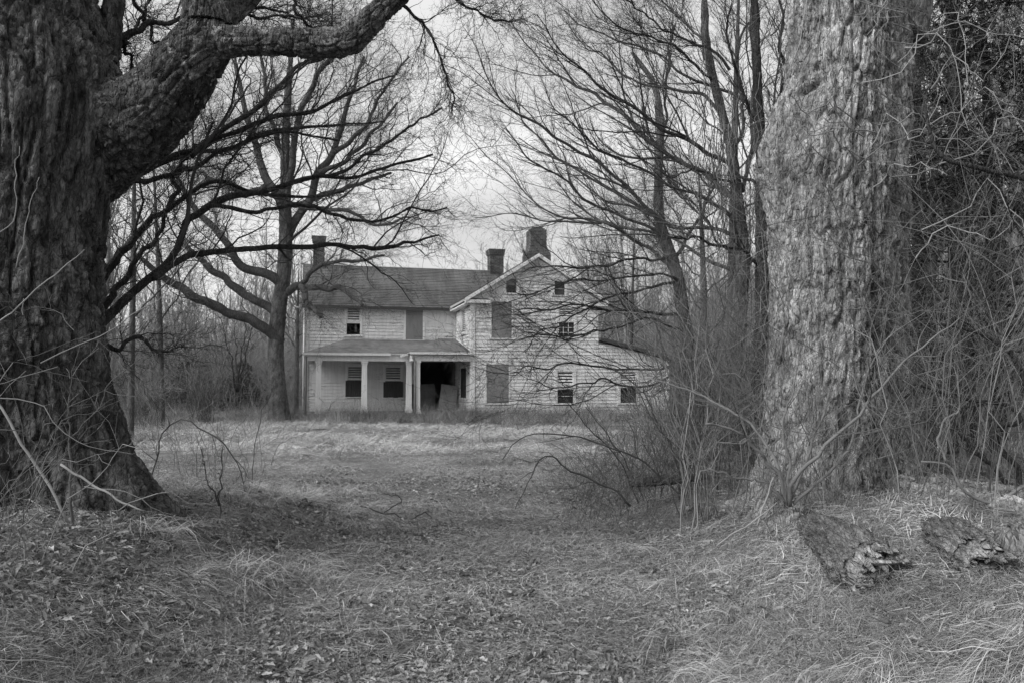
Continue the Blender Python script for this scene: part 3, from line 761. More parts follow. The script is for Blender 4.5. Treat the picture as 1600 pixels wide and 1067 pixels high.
def swept(pts, k, n, amp=0.02, seed=0, rmod=None, f=1.0, lump=0.0, el=1.0):
    """thick wood swept along pts (x, y, z, r); rmod(phi, xyz) scales the radius"""
    C = resample(pts, n); P = C[:, :3]; R = C[:, 3]
    T = np.gradient(P, axis=0); T /= np.linalg.norm(T, axis=1, keepdims=True)
    ref = np.array([1.0, 0, 0]) if abs(T[:, 2]).mean() > 0.75 else np.array([0, 0, 1.0])
    n1 = ref - T * (T @ ref)[:, None]; n1 /= np.linalg.norm(n1, axis=1, keepdims=True); n2 = np.cross(T, n1)
    s = np.concatenate([[0], np.cumsum(np.linalg.norm(np.diff(P, axis=0), axis=1))])
    ph = np.arange(k) * 2 * np.pi / k
    PH, S = np.meshgrid(ph, s); RR = np.repeat(R[:, None], k, 1)
    if rmod is not None: RR = RR * rmod(PH, np.repeat(P[:, None, :], k, 1))
    Q = np.stack([np.cos(PH) * RR, np.sin(PH) * RR, S + 3.0], -1)
    if lump: RR = RR * (1 + lump * (fbm(Q * 2.2, seed + 31, 3) - 0.5) * 2)
    if amp: RR = RR + bark_disp(Q, PH, RR, amp, seed, f, el)
    V = P[:, None, :] + RR[..., None] * (np.cos(PH)[..., None] * n1[:, None, :] + np.sin(PH)[..., None] * n2[:, None, :])
    i = np.arange(n * k).reshape(n, k); j = np.roll(i, -1, 1)
    qd = np.stack([i[:-1], j[:-1], j[1:], i[1:]], -1).reshape(-1, 4)
    lo = np.concatenate([qd.ravel(), i[-1], i[0][::-1]]); ct = np.concatenate([np.full(len(qd), 4), [k, k]])
    return V.reshape(-1, 3), lo, ct

def wood(name, pts, k, n, mat, parent, **kw):
    PLATE[0] = None; V, lo, ct = swept(pts, k, n, **kw); me = mesh_np(name, V, lo, ct)
    if PLATE[0] is not None: me.attributes.new('plate', 'FLOAT', 'POINT').data.foreach_set('value', PLATE[0].astype(np.float32).ravel())
    return link(name, me, mat, parent)

def G(*pp, Y=None, dy=0.0, scale=1.0):
    """guide: photograph pixels (px, py, r_px[, Y]) -> rows (x, y, z, r)"""
    out = []
    for i, p in enumerate(pp):
        y = p[3] if len(p) > 3 else Y + dy * i / max(1, len(pp) - 1)
        q = at(p[0], p[1], y); out.append([*q, p[2] * scale * y / FPX])
    return np.array(out)

def guide(pts, n, wob=0.0, seed=0):
    C = resample(pts, n)
    if wob:
        s = np.arange(n) * 0.37 * 12.0 / n * 2
        for c in range(3):
            o = (vnoise(np.stack([s, np.full(n, seed * 7.7 + c * 3.1), np.zeros(n)], -1), 5) - 0.5) + 0.5 * (vnoise(np.stack([s * 2.7, np.full(n, seed * 3.3 + c), np.zeros(n)], -1), 6) - 0.5)
            C[:, c] += o * wob * np.minimum(1, np.arange(n) / 3.0)
    return C[:, :3], C[:, 3]

def sprout(P, R, n, N, t=(0.15, 1.0), lf=(0.3, 0.6), ang=(25, 60), up=0.15, trop=0.03, wob=0.18, rf=(0.4, 0.7), rmin=0.003, lmin=0.05, fall=0.5, bias=None, rmax=9.0, lmax=99.0, tip=0.35):
    """n side shoots on every parent curve; P (B,M,3), R (B,M)"""
    P = np.asarray(P, float); R = np.asarray(R, float)
    B, M, _ = P.shape
    if B == 0 or n == 0: return np.zeros((0, N, 3)), np.zeros((0, N))
    T, n1, n2 = frames(P)
    Ls = np.linalg.norm(np.diff(P, axis=1), axis=2).sum(1)
    tt = np.clip((np.arange(n)[None, :] + RNG.uniform(-0.8, 1.8, (B, n))) / n, 0.0, 1.0)
    tt = t[0] + (t[1] - t[0]) * tt
    k = tt * (M - 1); i0 = np.clip(k.astype(int), 0, M - 2); fr = (k - i0)[..., None]
    bi = np.arange(B)[:, None]
    pos = P[bi, i0] * (1 - fr) + P[bi, i0 + 1] * fr
    rad = R[bi, i0] * (1 - fr[..., 0]) + R[bi, i0 + 1] * fr[..., 0]
    a = np.radians(RNG.uniform(ang[0], ang[1], (B, n)))[..., None]; ph = RNG.uniform(0, 2 * np.pi, (B, n))[..., None]
    d = T[bi, i0] * np.cos(a) + (n1[bi, i0] * np.cos(ph) + n2[bi, i0] * np.sin(ph)) * np.sin(a)
    d[..., 2] += up
    if bias is not None: d = d + np.asarray(bias)
    L_ = np.clip(Ls[:, None] * RNG.uniform(lf[0], lf[1], (B, n)) * RNG.uniform(0.5, 1.3, (B, n)) * (1 - fall * tt), lmin, lmax)
    r0 = np.clip(np.minimum(rad * RNG.uniform(rf[0], rf[1], (B, n)), 0.0085 * L_ + rmin * 0.8), rmin, rmax)
    K = B * n; d = d.reshape(K, 3); pos = pos.reshape(K, 3); L_ = L_.reshape(K); r0 = r0.reshape(K)
    out = np.zeros((K, N, 3)); out[:, 0] = pos
    for s in range(1, N):
        d = d / (np.linalg.norm(d, axis=1, keepdims=True) + 1e-9)
        out[:, s] = out[:, s - 1] + d * (L_ / (N - 1))[:, None]
        d = d + RNG.normal(0, wob, (K, 3)); d[:, 2] += trop
    rr = r0[:, None] * np.linspace(1, tip, N)[None, :]
    return out, np.maximum(rr, rmin * 0.6)

def branching(guides, levels, base_k=8):
    """guides: list of (P, R) of equal length; levels: list of sprout keyword dicts (with n, N, k) -> tube specs"""
    P = np.stack([p for p, _ in guides]); R = np.stack([r for _, r in guides])
    specs = [(P, R, base_k)]; src = [(P, R)]
    for lv in levels:
        lv = dict(lv); k = lv.pop('k', 3); also = lv.pop('also', 0)
        parents = [src[-1]] + ([src[-2]] if also and len(src) > 1 else [])
        got = []
        for q, (a, b) in enumerate(parents):
            l2 = dict(lv)
            if q: l2['n'] = also; l2['lf'] = tuple(x * 0.45 for x in lv['lf'])
            got.append(sprout(a, b, **l2))
        a = np.concatenate([x for x, _ in got]); b = np.concatenate([x for _, x in got])
        specs.append((a, b, k)); src.append((a, b))
    return specs

def tube_obj(name, specs, mat, parent=None, kind=None):
    V, lo, ct = tubes_multi(specs)
    o = link(name, mesh_np(name, V, lo, ct), mat, parent)
    if kind: o['kind'] = kind
    return o

def rel(o, base):
    """shift a mesh that was built in place so that it hangs under an Empty at the thing's base"""
    me = o.data; n = len(me.vertices); c = np.empty(n * 3, np.float32); me.vertices.foreach_get('co', c)
    c = c.reshape(-1, 3) - np.asarray(base, np.float32); me.vertices.foreach_set('co', c.ravel()); me.update()
    return o

def scatter(name, protos, pts, rot, scl, idx, label=None, parent=None):
    """one object: points that carry a turn, a size and a kind; each point gets a copy of proto[kind]"""
    me = bpy.data.meshes.new(name); pts = np.asarray(pts, np.float32); n = len(pts)
    me.vertices.add(n); me.vertices.foreach_set('co', pts.ravel())
    me.attributes.new('turn', 'FLOAT_VECTOR', 'POINT').data.foreach_set('vector', np.asarray(rot, np.float32).ravel())
    me.attributes.new('size', 'FLOAT_VECTOR', 'POINT').data.foreach_set('vector', np.asarray(scl, np.float32).ravel())
    me.attributes.new('kindno', 'INT', 'POINT').data.foreach_set('value', np.asarray(idx, np.int32))
    o = link(name, me, None, parent)
    ng = bpy.data.node_groups.new(name, 'GeometryNodeTree')
    ng.interface.new_socket('Geometry', in_out='INPUT', socket_type='NodeSocketGeometry'); ng.interface.new_socket('Geometry', in_out='OUTPUT', socket_type='NodeSocketGeometry')
    N = ng.nodes; LK = ng.links.new
    gi = N.new('NodeGroupInput'); go = N.new('NodeGroupOutput'); jn = N.new('GeometryNodeJoinGeometry')
    def attr(nm, ty):
        a = N.new('GeometryNodeInputNamedAttribute'); a.data_type = ty; a.inputs['Name'].default_value = nm
        return [s for s in a.outputs if s.enabled and s.name == 'Attribute'][0]
    rt = attr('turn', 'FLOAT_VECTOR'); sc = attr('size', 'FLOAT_VECTOR'); kd = attr('kindno', 'INT')
    er = N.new('FunctionNodeEulerToRotation'); LK(rt, er.inputs[0])
    for k, p in enumerate(protos):
        oi = N.new('GeometryNodeObjectInfo'); oi.inputs['Object'].default_value = p; oi.inputs['As Instance'].default_value = False
        cm = N.new('FunctionNodeCompare'); cm.data_type = 'INT'; cm.operation = 'EQUAL'
        ins = [s for s in cm.inputs if s.enabled]; LK(kd, ins[0]); ins[1].default_value = k
        ip = N.new('GeometryNodeInstanceOnPoints')
        LK(gi.outputs[0], ip.inputs['Points']); LK(cm.outputs[0], ip.inputs['Selection']); LK(oi.outputs['Geometry'], ip.inputs['Instance'])
        LK(er.outputs[0], ip.inputs['Rotation']); LK(sc, ip.inputs['Scale']); LK(ip.outputs[0], jn.inputs[0])
    LK(jn.outputs[0], go.inputs[0])
    md = o.modifiers.new('scatter', 'NODES'); md.node_group = ng
    tag(o, label, kind='stuff')
    return o
def proto(name, V, lo, ct, mat, smooth=True):
    me = mesh_np(name, V, lo, ct, smooth); me.materials.append(mat)
    return bpy.data.objects.new(name, me)              # never linked: only the scattered copies render


def spray_proto(name, mat, n1, n2, ang, wob, seed, r=0.0055):
    """a fine spray of twigs one metre long, growing along +X"""
    g0 = np.array([[0, 0, 0, r], [0.35, 0.03, 0.02, r * .8], [0.7, -0.03, 0.05, r * .6], [1.0, 0.02, 0.12, r * .35]])
    sp = branching([guide(g0, 12, 0.12, seed)], [dict(n=n1, N=7, k=3, lf=(0.3, 0.75), t=(0.08, 1.0), ang=ang, up=0.04, trop=0.02, wob=wob, rmin=r * .5, fall=0.45, lmin=0.04),
         dict(n=n2, N=4, k=3, lf=(0.25, 0.6), ang=ang, up=0.03, wob=wob * 1.2, rmin=r * .36, fall=0.3, lmin=0.03)], 4)
    return proto(name, *tubes_multi(sp), mat)
SPRAYS = {}
def sprays(key, mat, ang=(25, 60), wob=0.24, r=0.0055):
    if key not in SPRAYS: SPRAYS[key] = [spray_proto('spray_%s_%d' % (key, i), mat, 9, 6, ang, wob, 40 + i, r) for i in range(4)]
    return SPRAYS[key]
def add_sprays(parent, base, curves, per, key, mat, size, ang=(15, 50), t0=0.15, up=0.08, **kw):
    """fine twigs of a crown: sprays set along the branch curves"""
    P = []; D = []
    for C, n in zip(curves, per):
        if len(C) == 0: continue
        p, _ = sprout(C, np.full(C.shape[:2], 0.01), n, 2, t=(t0, 1.0), lf=(1.0, 1.0), ang=ang, up=up, lmin=1.0, lmax=1.0)
        P.append(p[:, 0]); d = p[:, 1] - p[:, 0]; D.append(d / np.linalg.norm(d, axis=1, keepdims=True))
    P = np.concatenate(P); D = np.concatenate(D); n = len(P)
    rot = np.stack([RNG.uniform(0, 6.283, n), -np.arcsin(np.clip(D[:, 2], -1, 1)), np.arctan2(D[:, 1], D[:, 0])], 1)
    s = RNG.uniform(size[0], size[1], n)
    return scatter('twigs', sprays(key, mat, **kw), P - np.asarray(base), rot, np.stack([s, s, s], 1), RNG.integers(0, 4, n), None, parent)

# ------------------------------------------------------------------ the big maple at the left
LB = np.array([LT[0], LT[1], ring_level(LT, 1.2)])
LEFT = empty('maple_tree', LB); tag(LEFT, 'huge dark gnarled maple at the left with a thick elbowed limb', 'tree')
def l_rmod(ph, X):
    z = X[..., 2] - LB[2]; zc = np.clip(z, -0.22, 9)
    ang = lambda c, w: np.exp(-((np.angle(np.exp(1j * (ph - c)))) / w) ** 2)
    lob = np.clip(0.55 + 0.30 * np.cos(5 * ph + 0.5) + 0.18 * np.cos(8 * ph - 0.6), 0.15, 2)
    r = 1 + np.exp(-zc / 0.44) * (0.66 * lob + 0.20 * ang(-0.30, 0.38) + 0.12 * ang(-1.5, 0.3))
    r = r + 0.05 * np.cos(3 * ph + z * 0.6) + 0.045 * np.cos(5 * ph - z * 0.4 + 1) + 0.02 * np.cos(11 * ph + z)
    r = r + 0.26 * np.exp(-((z - 0.6) / 0.6) ** 2) * ang(-2.0, 0.45)                                   # rotten bulge on the near left
    r = r + 0.20 * np.exp(-((z - 3.35) / 0.5) ** 2) * ang(-0.1, 0.8)                                   # collar under the limb
    r = r - 0.18 * np.exp(-((z - 2.9) / 0.22) ** 2) * ang(-1.35, 0.25)                                 # old wound
    return r
tr = [[LB[0] - 0.06, LB[1], LB[2] - 0.35, 0.82], [LB[0] - 0.04, LB[1], LB[2] + 0.3, 0.80], [LB[0] - 0.04, LB[1], LB[2] + 0.9, 0.75], [LB[0] - 0.05, LB[1], LB[2] + 1.8, 0.69], [LB[0] - 0.02, LB[1], LB[2] + 2.8, 0.71],
      [LB[0] - 0.08, LB[1] + 0.05, LB[2] + 3.6, 0.70], [LB[0] - 0.20, LB[1] + 0.1, LB[2] + 4.6, 0.62], [LB[0] - 0.26, LB[1] + 0.12, LB[2] + 5.3, 0.58]]
rel(wood('trunk', tr, 370, 400, M_BARK_L, LEFT, amp=0.034, seed=3, rmod=l_rmod, lump=0.04), LB)
LY = 6.2
limb = G((40, 250, 100, 6.75), (110, 232, 94, 6.68), (170, 207, 78, 6.55), (217, 185, 64, 6.42), (262, 145, 54, 6.3), (300, 95, 46, 6.2), (322, 55, 40, 6.2), (318, 10, 30, 6.2), (300, -60, 24, 6.2), (290, -150, 20, 6.2))
rel(wood('limb', limb, 130, 220, M_BARK_LIMB, LEFT, amp=0.020, seed=8, f=1.35, lump=0.09, el=0.6), LB)
limb = G((296, 82, 40), (335, 68, 28), (385, 65, 21), (440, 66, 20), (505, 68, 20), (545, 62, 21), (572, 40, 19), (600, 12, 17), (640, -25, 14), (700, -90, 11), Y=LY - 0.05, dy=-0.25)
rel(wood('limb', limb, 96, 220, M_BARK_LIMB, LEFT, amp=0.011, seed=12, f=1.9, lump=0.10, el=0.5), LB)
limb = G((318, 60, 26), (345, 32, 20), (372, 10, 18), (400, -18, 16), (450, -70, 13), Y=LY + 0.1, dy=0.5)
rel(wood('limb', limb, 56, 90, M_BARK_LIMB, LEFT, amp=0.010, seed=14, f=2.0, lump=0.1), LB)
limb = G((120, 180, 40), (158, 120, 24), (170, 60, 17), (178, 0, 14), (190, -80, 11), Y=LY + 0.5)
rel(wood('limb', limb, 40, 100, M_BARK_L, LEFT, amp=0.012, seed=15, f=2.0, lump=0.1), LB)
for q in ([(-3.0, 6.0, 0.12), (-2.7, 5.85, 0.09), (-2.45, 5.8, 0.06), (-2.2, 5.75, 0.02)], [(-3.2, 6.6, 0.12), (-2.8, 6.7, 0.08), (-2.45, 6.9, 0.03)]):
    pts = [[x, y, float(height(x, y)) - r * 0.2, r] for x, y, r in q]
    rel(wood('root', pts, 30, 60, M_BARK_L, LEFT, amp=0.016, seed=int(-q[0][0] * 10), f=2, lump=0.22), LB)
rel(wood('limb', [[LB[0] - 0.22, LB[1] + 0.11, LB[2] + 5.0, 0.58], [LB[0] - 0.3, LB[1] + 0.15, LB[2] + 6.2, 0.54], [LB[0] - 0.4, LB[1] + 0.3, LB[2] + 7.8, 0.5]], 60, 60, M_BARK_L, LEFT, amp=0.03, seed=4), LB)
# knob under the limb
def knob(px, py, Y, r, seed):
    P = at(px, py, Y)
    pts = [[P[0] - r * 1.2, P[1] + 0.1, P[2] + r * 1.1, r * 0.9], [P[0] - r * 0.3, P[1], P[2] + r * 0.4, r * 1.05], [P[0] + r * 0.35, P[1], P[2] - r * 0.25, r * 0.85], [P[0] + r * 0.6, P[1], P[2] - r * 0.75, r * 0.42], [P[0] + r * 0.66, P[1], P[2] - r * 0.98, r * 0.08]]
    return rel(wood('burl', pts, 60, 50, M_BARK_L, LEFT, amp=0.014, seed=seed, f=2.0, lump=0.12), LB)
knob(226, 226, 6.5, 0.10, 41)
# branches behind and below the limb
Yb = 6.9
lg = [
 G((150, 512, 11), (175, 492, 9), (216, 461, 8), (258, 416, 7.5), (281, 376, 7), (292, 345, 6.5), (330, 322, 6.5), (382, 307, 6.5), (420, 292, 5), (487, 276, 4), (544, 277, 3.4), (600, 262, 2.6), (675, 244, 1.6), Y=Yb, dy=2.2),
 G((150, 500, 8), (172, 470, 6), (189, 445, 5.5), (205, 412, 5), (219, 388, 4.5), (245, 386, 4.5), (250, 360, 3.5), (262, 330, 3), (290, 300, 2), Y=Yb + 0.3, dy=0.6),
 G((140, 462, 11), (157, 445, 8.5), (193, 396, 8), (216, 370, 7), (242, 343, 6), (262, 330, 5), (300, 300, 4.5), (345, 285, 4), (400, 300, 3.5), (470, 310, 2.5), (540, 296, 1.6), Y=Yb + 0.3, dy=1.8),
 G((240, 436, 5.5), (258, 420, 6.5), (288, 402, 6.2), (320, 393, 6), (380, 393, 5.4), (445, 389, 5), (491, 384, 4.6), (525, 379, 4.2), (581, 388, 4.2), (620, 383, 3.4), (655, 377, 2.4), (688, 370, 1.5), Y=Yb + 0.1, dy=2.4),
 G((150, 290, 9), (200, 268, 6.5), (255, 255, 5), (300, 238, 5), (345, 212, 4.6), (400, 190, 4.4), (460, 182, 4), (510, 165, 3), (560, 140, 2.2), (620, 118, 1.4), Y=Yb + 0.1, dy=2.0),
 G((160, 285, 7), (230, 262, 5), (300, 240, 4), (345, 240, 4), (400, 215, 3.8), (460, 200, 3), (530, 196, 2), (600, 190, 1.3), Y=Yb + 0.4, dy=2.4),
 G((130, 292, 9), (200, 284, 6.5), (240, 278, 5), (300, 262, 4.2), (350, 240, 3.5), (410, 215, 2.8), (470, 213, 2), (530, 222, 1.4), Y=Yb + 0.2, dy=1.6),
 G((262, 330, 5), (272, 300, 4), (270, 268, 3.5), (290, 240, 3), (315, 220, 2.5), (335, 190, 1.8), Y=Yb + 0.7, dy=0.6),
 G((300, 245, 5), (340, 205, 5), (400, 172, 5), (430, 138, 5), (460, 110, 4), (500, 92, 3), (540, 66, 2.2), (590, 40, 1.4), Y=Yb + 0.6, dy=2.0),
 G((487, 276, 3), (540, 265, 3), (590, 232, 2.6), (640, 200, 2), (690, 170, 1.2), Y=Yb + 1.4, dy=0.6),
 G((330, 322, 4), (400, 330, 3.5), (470, 320, 3.2), (520, 335, 3), (580, 345, 2.4), (640, 330, 1.8), (700, 325, 1.0), Y=Yb + 0.6, dy=1.4),
 G((170, 60, 9), (205, 52, 6), (240, 38, 5), (275, 28, 4), (330, 20, 3), (400, 14, 2.4), (450, 22, 1.6), Y=LY + 0.6, dy=0.6),
 G((172, 95, 5), (200, 62, 3.4), (228, 22, 2.6), (250, -30, 1.6), Y=7.2, dy=0.8),
 G((176, 40, 5), (196, 70, 3), (206, 100, 2.4), (218, 128, 1.4), Y=7.0, dy=0.5),
 G((190, -20, 4), (222, 18, 3), (240, 60, 2.2), (262, 90, 1.2), Y=7.4, dy=0.6),
 G((330, -30, 4), (380, 16, 2.8), (440, 30, 2), (505, 22, 1.2), Y=7.0, dy=1.0),
 G((440, -40, 4), (462, 8, 2.6), (480, 40, 1.8), (520, 60, 1), Y=7.4, dy=0.6),
 G((600, -20, 4), (650, 22, 2.6), (684, 90, 2), (704, 150, 1.2), (700, 180, .8), Y=6.4, dy=0.8),
 G((640, -50, 3.4), (700, -8, 2.6), (760, 30, 1.8), (800, 36, 1), Y=6.4, dy=0.8),
 G((120, 530, 6), (172, 543, 3.8), (205, 527, 3.4), (228, 538, 2.8), (262, 548, 2), (290, 542, 1), Y=6.5, dy=0.3),
]
for q in lg: q[:, 3] *= 0.74
LG = [guide(q, 30, 0.07, i) for i, q in enumerate(lg)]
sp = branching(LG, [dict(n=11, N=12, k=5, lf=(0.22, 0.5), t=(0.25, 1.0), ang=(25, 55), up=0.12, trop=0.05, wob=0.22, rmin=0.0035, fall=0.4, rmax=0.022),
                    dict(n=9, N=8, k=3, lf=(0.25, 0.55), ang=(25, 60), up=0.08, trop=0.04, wob=0.26, rmin=0.0026, also=16),
                    ], 9)
for P, R in LG: rel(link('branch', mesh_np('branch', *swept(np.column_stack([P, R]), 14, 70, amp=0.004, seed=5, f=3, lump=0.26)), M_BARK_DK, LEFT), LB)
rel(tube_obj('crown', sp[1:3], M_TWIG_DK, LEFT, 'stuff'), LB)
add_sprays(LEFT, LB, [sp[0][0], sp[1][0], sp[2][0]], [14, 2, 0], 'crooked', M_TWIG_DK, (0.25, 0.7))

# ------------------------------------------------------------------ the big maple at the right
RB = np.array([RT[0], RT[1], ring_level(RT, 0.8)])
RIGHT = empty('maple_tree', RB); tag(RIGHT, 'massive pale barked maple at the right with a round burl on its trunk', 'tree')
def two_lobes(ph, X):
    def ray(cx, cy, r):
        b = cx * np.cos(ph) + cy * np.sin(ph); q = b * b - (cx * cx + cy * cy) + r * r
        return np.where(q > 0, b + np.sqrt(np.maximum(q, 0)), 0)
    z = X[..., 2] - RB[2]
    rr = np.maximum(np.maximum(ray(-0.15, -0.10, 0.49), ray(0.24, 0.12, 0.41)), ray(0.0, 0.25, 0.45))
    ang = lambda c, w: np.exp(-((np.angle(np.exp(1j * (ph - c)))) / w) ** 2)
    fl = np.exp(-np.clip(z, -0.2, 9) / 0.30)
    rr = rr + fl * np.clip(0.13 + 0.10 * np.cos(4 * ph + 0.9) + 0.08 * np.cos(7 * ph), 0.02, 1)
    rr = rr + 0.10 * np.exp(-np.clip(z, -0.2, 9) / 0.26) * (ang(-0.35, 0.3) + ang(-2.5, 0.3) + 0.5 * ang(-1.2, 0.22))
    rr = rr + 0.21 * np.exp(-((z - 3.10) / 0.42) ** 2) * ang(3.30, 0.62)                       # burl at the left
    dz = z - 3.62 - 0.30 * np.angle(np.exp(1j * (ph - 3.6)))
    rr = rr + 0.08 * np.exp(-(dz / 0.12) ** 2) * ang(3.4, 0.40) - 0.13 * np.exp(-((dz + 0.05) / 0.045) ** 2) * ang(3.80, 0.20)   # healed lip and slit
    rr = rr - 0.06 * np.exp(-((z - 2.75) / 0.10) ** 2) * ang(3.80, 0.16)
    rr = rr - 0.07 * np.exp(-((z - 1.9) / 0.8) ** 2) * ang(-1.38, 0.09)                       # seam between the two stems
    rr = rr - 0.05 * np.exp(-((z - 3.3) / 0.9) ** 2) * ang(-1.40, 0.08)
    rr = rr * (1 + 0.07 * ss(1.8, 0.5, z)) * (1 - 0.02 * z * (z > 3))
    return rr
tr = [[RB[0] - 0.03, RB[1], RB[2] - 0.35, 1], [RB[0] - 0.02, RB[1], RB[2] + 0.5, 1], [RB[0], RB[1], RB[2] + 1.6, 1], [RB[0] + 0.03, RB[1], RB[2] + 2.8, 1], [RB[0] + 0.14, RB[1] + 0.05, RB[2] + 3.9, 1], [RB[0] + 0.22, RB[1] + 0.1, RB[2] + 5.3, 1]]
rel(wood('trunk', tr, 370, 410, M_BARK_R, RIGHT, amp=0.030, seed=77, rmod=two_lobes, lump=0.04, f=1.15), RB)
# limbs overhead
for q in (G((1300, 40, 40), (1280, -60, 34), (1240, -160, 26), (1180, -280, 18), Y=7.5), G((1400, 60, 44), (1430, -40, 36), (1490, -140, 28), (1560, -260, 20), Y=7.7), G((1350, 0, 40), (1360, -150, 32), (1350, -300, 22), Y=7.9)):
    rel(wood('limb', q, 60, 60, M_BARK_R, RIGHT, amp=0.014, seed=81, f=1.6, lump=0.1), RB)
# surface roots
for q in ([(3.45, 7.05, 0.16), (3.85, 6.75, 0.13), (4.2, 6.5, 0.11), (4.6, 6.4, 0.09), (5.0, 6.2, 0.04)], [(3.3, 6.95, 0.14), (3.5, 6.5, 0.11), (3.5, 6.1, 0.10), (3.72, 5.75, 0.07), (3.8, 5.5, 0.03)],
          [(2.85, 7.0, 0.13), (2.5, 6.75, 0.09), (2.25, 6.65, 0.06), (2.0, 6.65, 0.03)], [(3.7, 7.3, 0.15), (4.3, 7.1, 0.12), (4.9, 7.15, 0.10), (5.5, 6.9, 0.05)], [(3.95, 6.7, 0.10), (4.25, 6.15, 0.09), (4.15, 5.8, 0.07), (4.35, 5.45, 0.03)]):
    pts = [[x, y, float(height(x, y)) + r * 0.1, r * (1 if i < len(q) - 1 else 0.3)] for i, (x, y, r) in enumerate(q)]
    rel(wood('root', pts, 34, 70, M_BARK_R, RIGHT, amp=0.016, seed=int(q[0][0] * 10), f=2, lump=0.2), RB)
# suckers and bare shoots on the shaded side of the trunk
rg = []
for i in range(26):
    px, py = RNG.uniform(1340, 1470), RNG.uniform(20, 420); s = RNG.choice([-1, 1]); l = RNG.uniform(60, 170)
    a = RNG.uniform(-0.9, 0.9)
    rg.append(guide(G((px, py, 1.2), (px + s * l * 0.4, py - l * 0.3 * (1 + a), 1.0), (px + s * l * 0.8, py - l * 0.35 * (1 - a), 0.8), (px + s * l * 1.2, py - l * (0.1 + a), 0.5), Y=RNG.uniform(6.4, 6.8), dy=-0.5), 12, 0.1, i))
sp = branching(rg, [dict(n=4, N=12, k=3, lf=(0.3, 0.7), ang=(25, 60), up=0.1, wob=0.10, rmin=0.0016), dict(n=2, N=7, k=3, lf=(0.3, 0.6), wob=0.13, rmin=0.0013)], 5)
rel(tube_obj('shoots', sp, M_TWIG_PALE, RIGHT, 'stuff'), RB)

# ------------------------------------------------------------------ bare tree beside the house
YM = 30.5
mb = ground_at(437, 662); YM = mb[1]; mb[2] -= 0.05
MID = empty('bare_tree', mb); tag(MID, 'forked leafless tree with spreading limbs at the left corner of the house', 'tree')
trunk = G((437, 668, 22), (436, 645, 15.5), (433, 600, 12.5), (431, 547, 11.5), (436, 481, 11), (444, 425, 10.5), (446, 380, 10), (446, 337, 9), (446, 300, 7.5), (446, 225, 6), (450, 150, 4.5), (454, 94, 3), (458, 30, 2), Y=YM)
rel(wood('trunk', trunk, 40, 200, M_BARK_MID, MID, amp=0.02, seed=90, f=1.2, lump=0.05), mb)
mg = [
 G((440, 535, 8), (424, 520, 8.4), (408, 510, 8), (380, 494, 7.4), (334, 481, 7), (291, 455, 6.4), (251, 432, 5), (215, 400, 3), Y=YM, dy=-1.5),
 G((442, 500, 7), (430, 488, 7), (416, 478, 6.5), (380, 458, 6), (347, 435, 5.6), (317, 411, 4.5), (290, 380, 3), Y=YM, dy=1.0),
 G((446, 456, 8), (436, 440, 7.8), (424, 432, 7.5), (406, 424, 7), (376, 414, 6.5), (360, 386, 6), (343, 366, 5.5), (324, 345, 5), (295, 310, 4), (270, 260, 3), Y=YM, dy=-1.0),
 G((448, 458, 6), (462, 448, 6), (479, 446, 5), (516, 454, 4.5), (535, 450, 4), (548, 463, 3.4), (569, 477, 2.4), Y=YM, dy=-2.0),
 G((470, 447, 5), (479, 472, 4.5), (490, 484, 4), (503, 497, 3.2), Y=YM - 0.8, dy=-0.6),
 G((462, 448, 4), (475, 440, 4), (497, 416, 3.5), (511, 410, 3), (554, 410, 2.5), (600, 398, 1.5), Y=YM - 0.5, dy=-1),
 G((446, 337, 7), (435, 311, 7), (412, 270, 6.5), (397, 225, 5.5), (386, 180, 4.5), (372, 120, 3.2), (360, 60, 2), Y=YM, dy=-1),
 G((450, 370, 7), (457, 352, 7), (476, 326, 6.5), (499, 270, 6), (521, 240, 5), (536, 187, 4), (547, 150, 3), (570, 90, 2), Y=YM, dy=1),
 G((447, 300, 6), (455, 260, 5.6), (469, 176, 5), (495, 120, 4), (521, 90, 3), (550, 40, 2), Y=YM, dy=-1),
 G((446, 320, 5), (470, 318, 4.5), (520, 300, 4), (560, 290, 3), (610, 270, 2), Y=YM, dy=1.5),
 G((446, 250, 5), (430, 210, 4), (415, 160, 3.4), (410, 100, 2.4), (400, 40, 1.6), Y=YM, dy=1.5),
 G((420, 290, 5), (390, 300, 4), (350, 290, 3.4), (310, 270, 2.4), Y=YM, dy=-1),
 G((499, 270, 4), (540, 250, 3.4), (580, 210, 2.6), (620, 160, 1.8), Y=YM, dy=1),
 G((521, 240, 4), (570, 200, 3), (600, 140, 2.2), (640, 90, 1.4), Y=YM, dy=-1),
 G((476, 326, 4), (540, 330, 3), (590, 350, 2.4), (640, 340, 1.6), Y=YM, dy=-1),
]
MG = [guide(q, 22, 0.16, i + 30) for i, q in enumerate(mg)]
for P, R in MG: rel(link('limb', mesh_np('limb', *swept(np.column_stack([P, R]), 10, 40, amp=0.0, seed=5, lump=0.1)), M_BARK_MID, MID), mb)
sp = branching(MG, [dict(n=13, N=12, k=4, lf=(0.25, 0.6), t=(0.2, 1.0), ang=(25, 55), up=0.15, trop=0.05, wob=0.22, rmin=0.010, fall=0.4, rmax=0.06),
                    dict(n=10, N=8, k=3, lf=(0.25, 0.55), ang=(25, 60), up=0.08, trop=0.03, wob=0.25, rmin=0.0065, also=18),
                    ], 9)
rel(tube_obj('crown', sp[1:3], M_TWIG, MID, 'stuff'), mb); add_sprays(MID, mb, [sp[0][0], sp[1][0], sp[2][0]], [12, 3, 0], 'crooked_far', M_TWIG, (0.7, 1.8), r=0.0042)

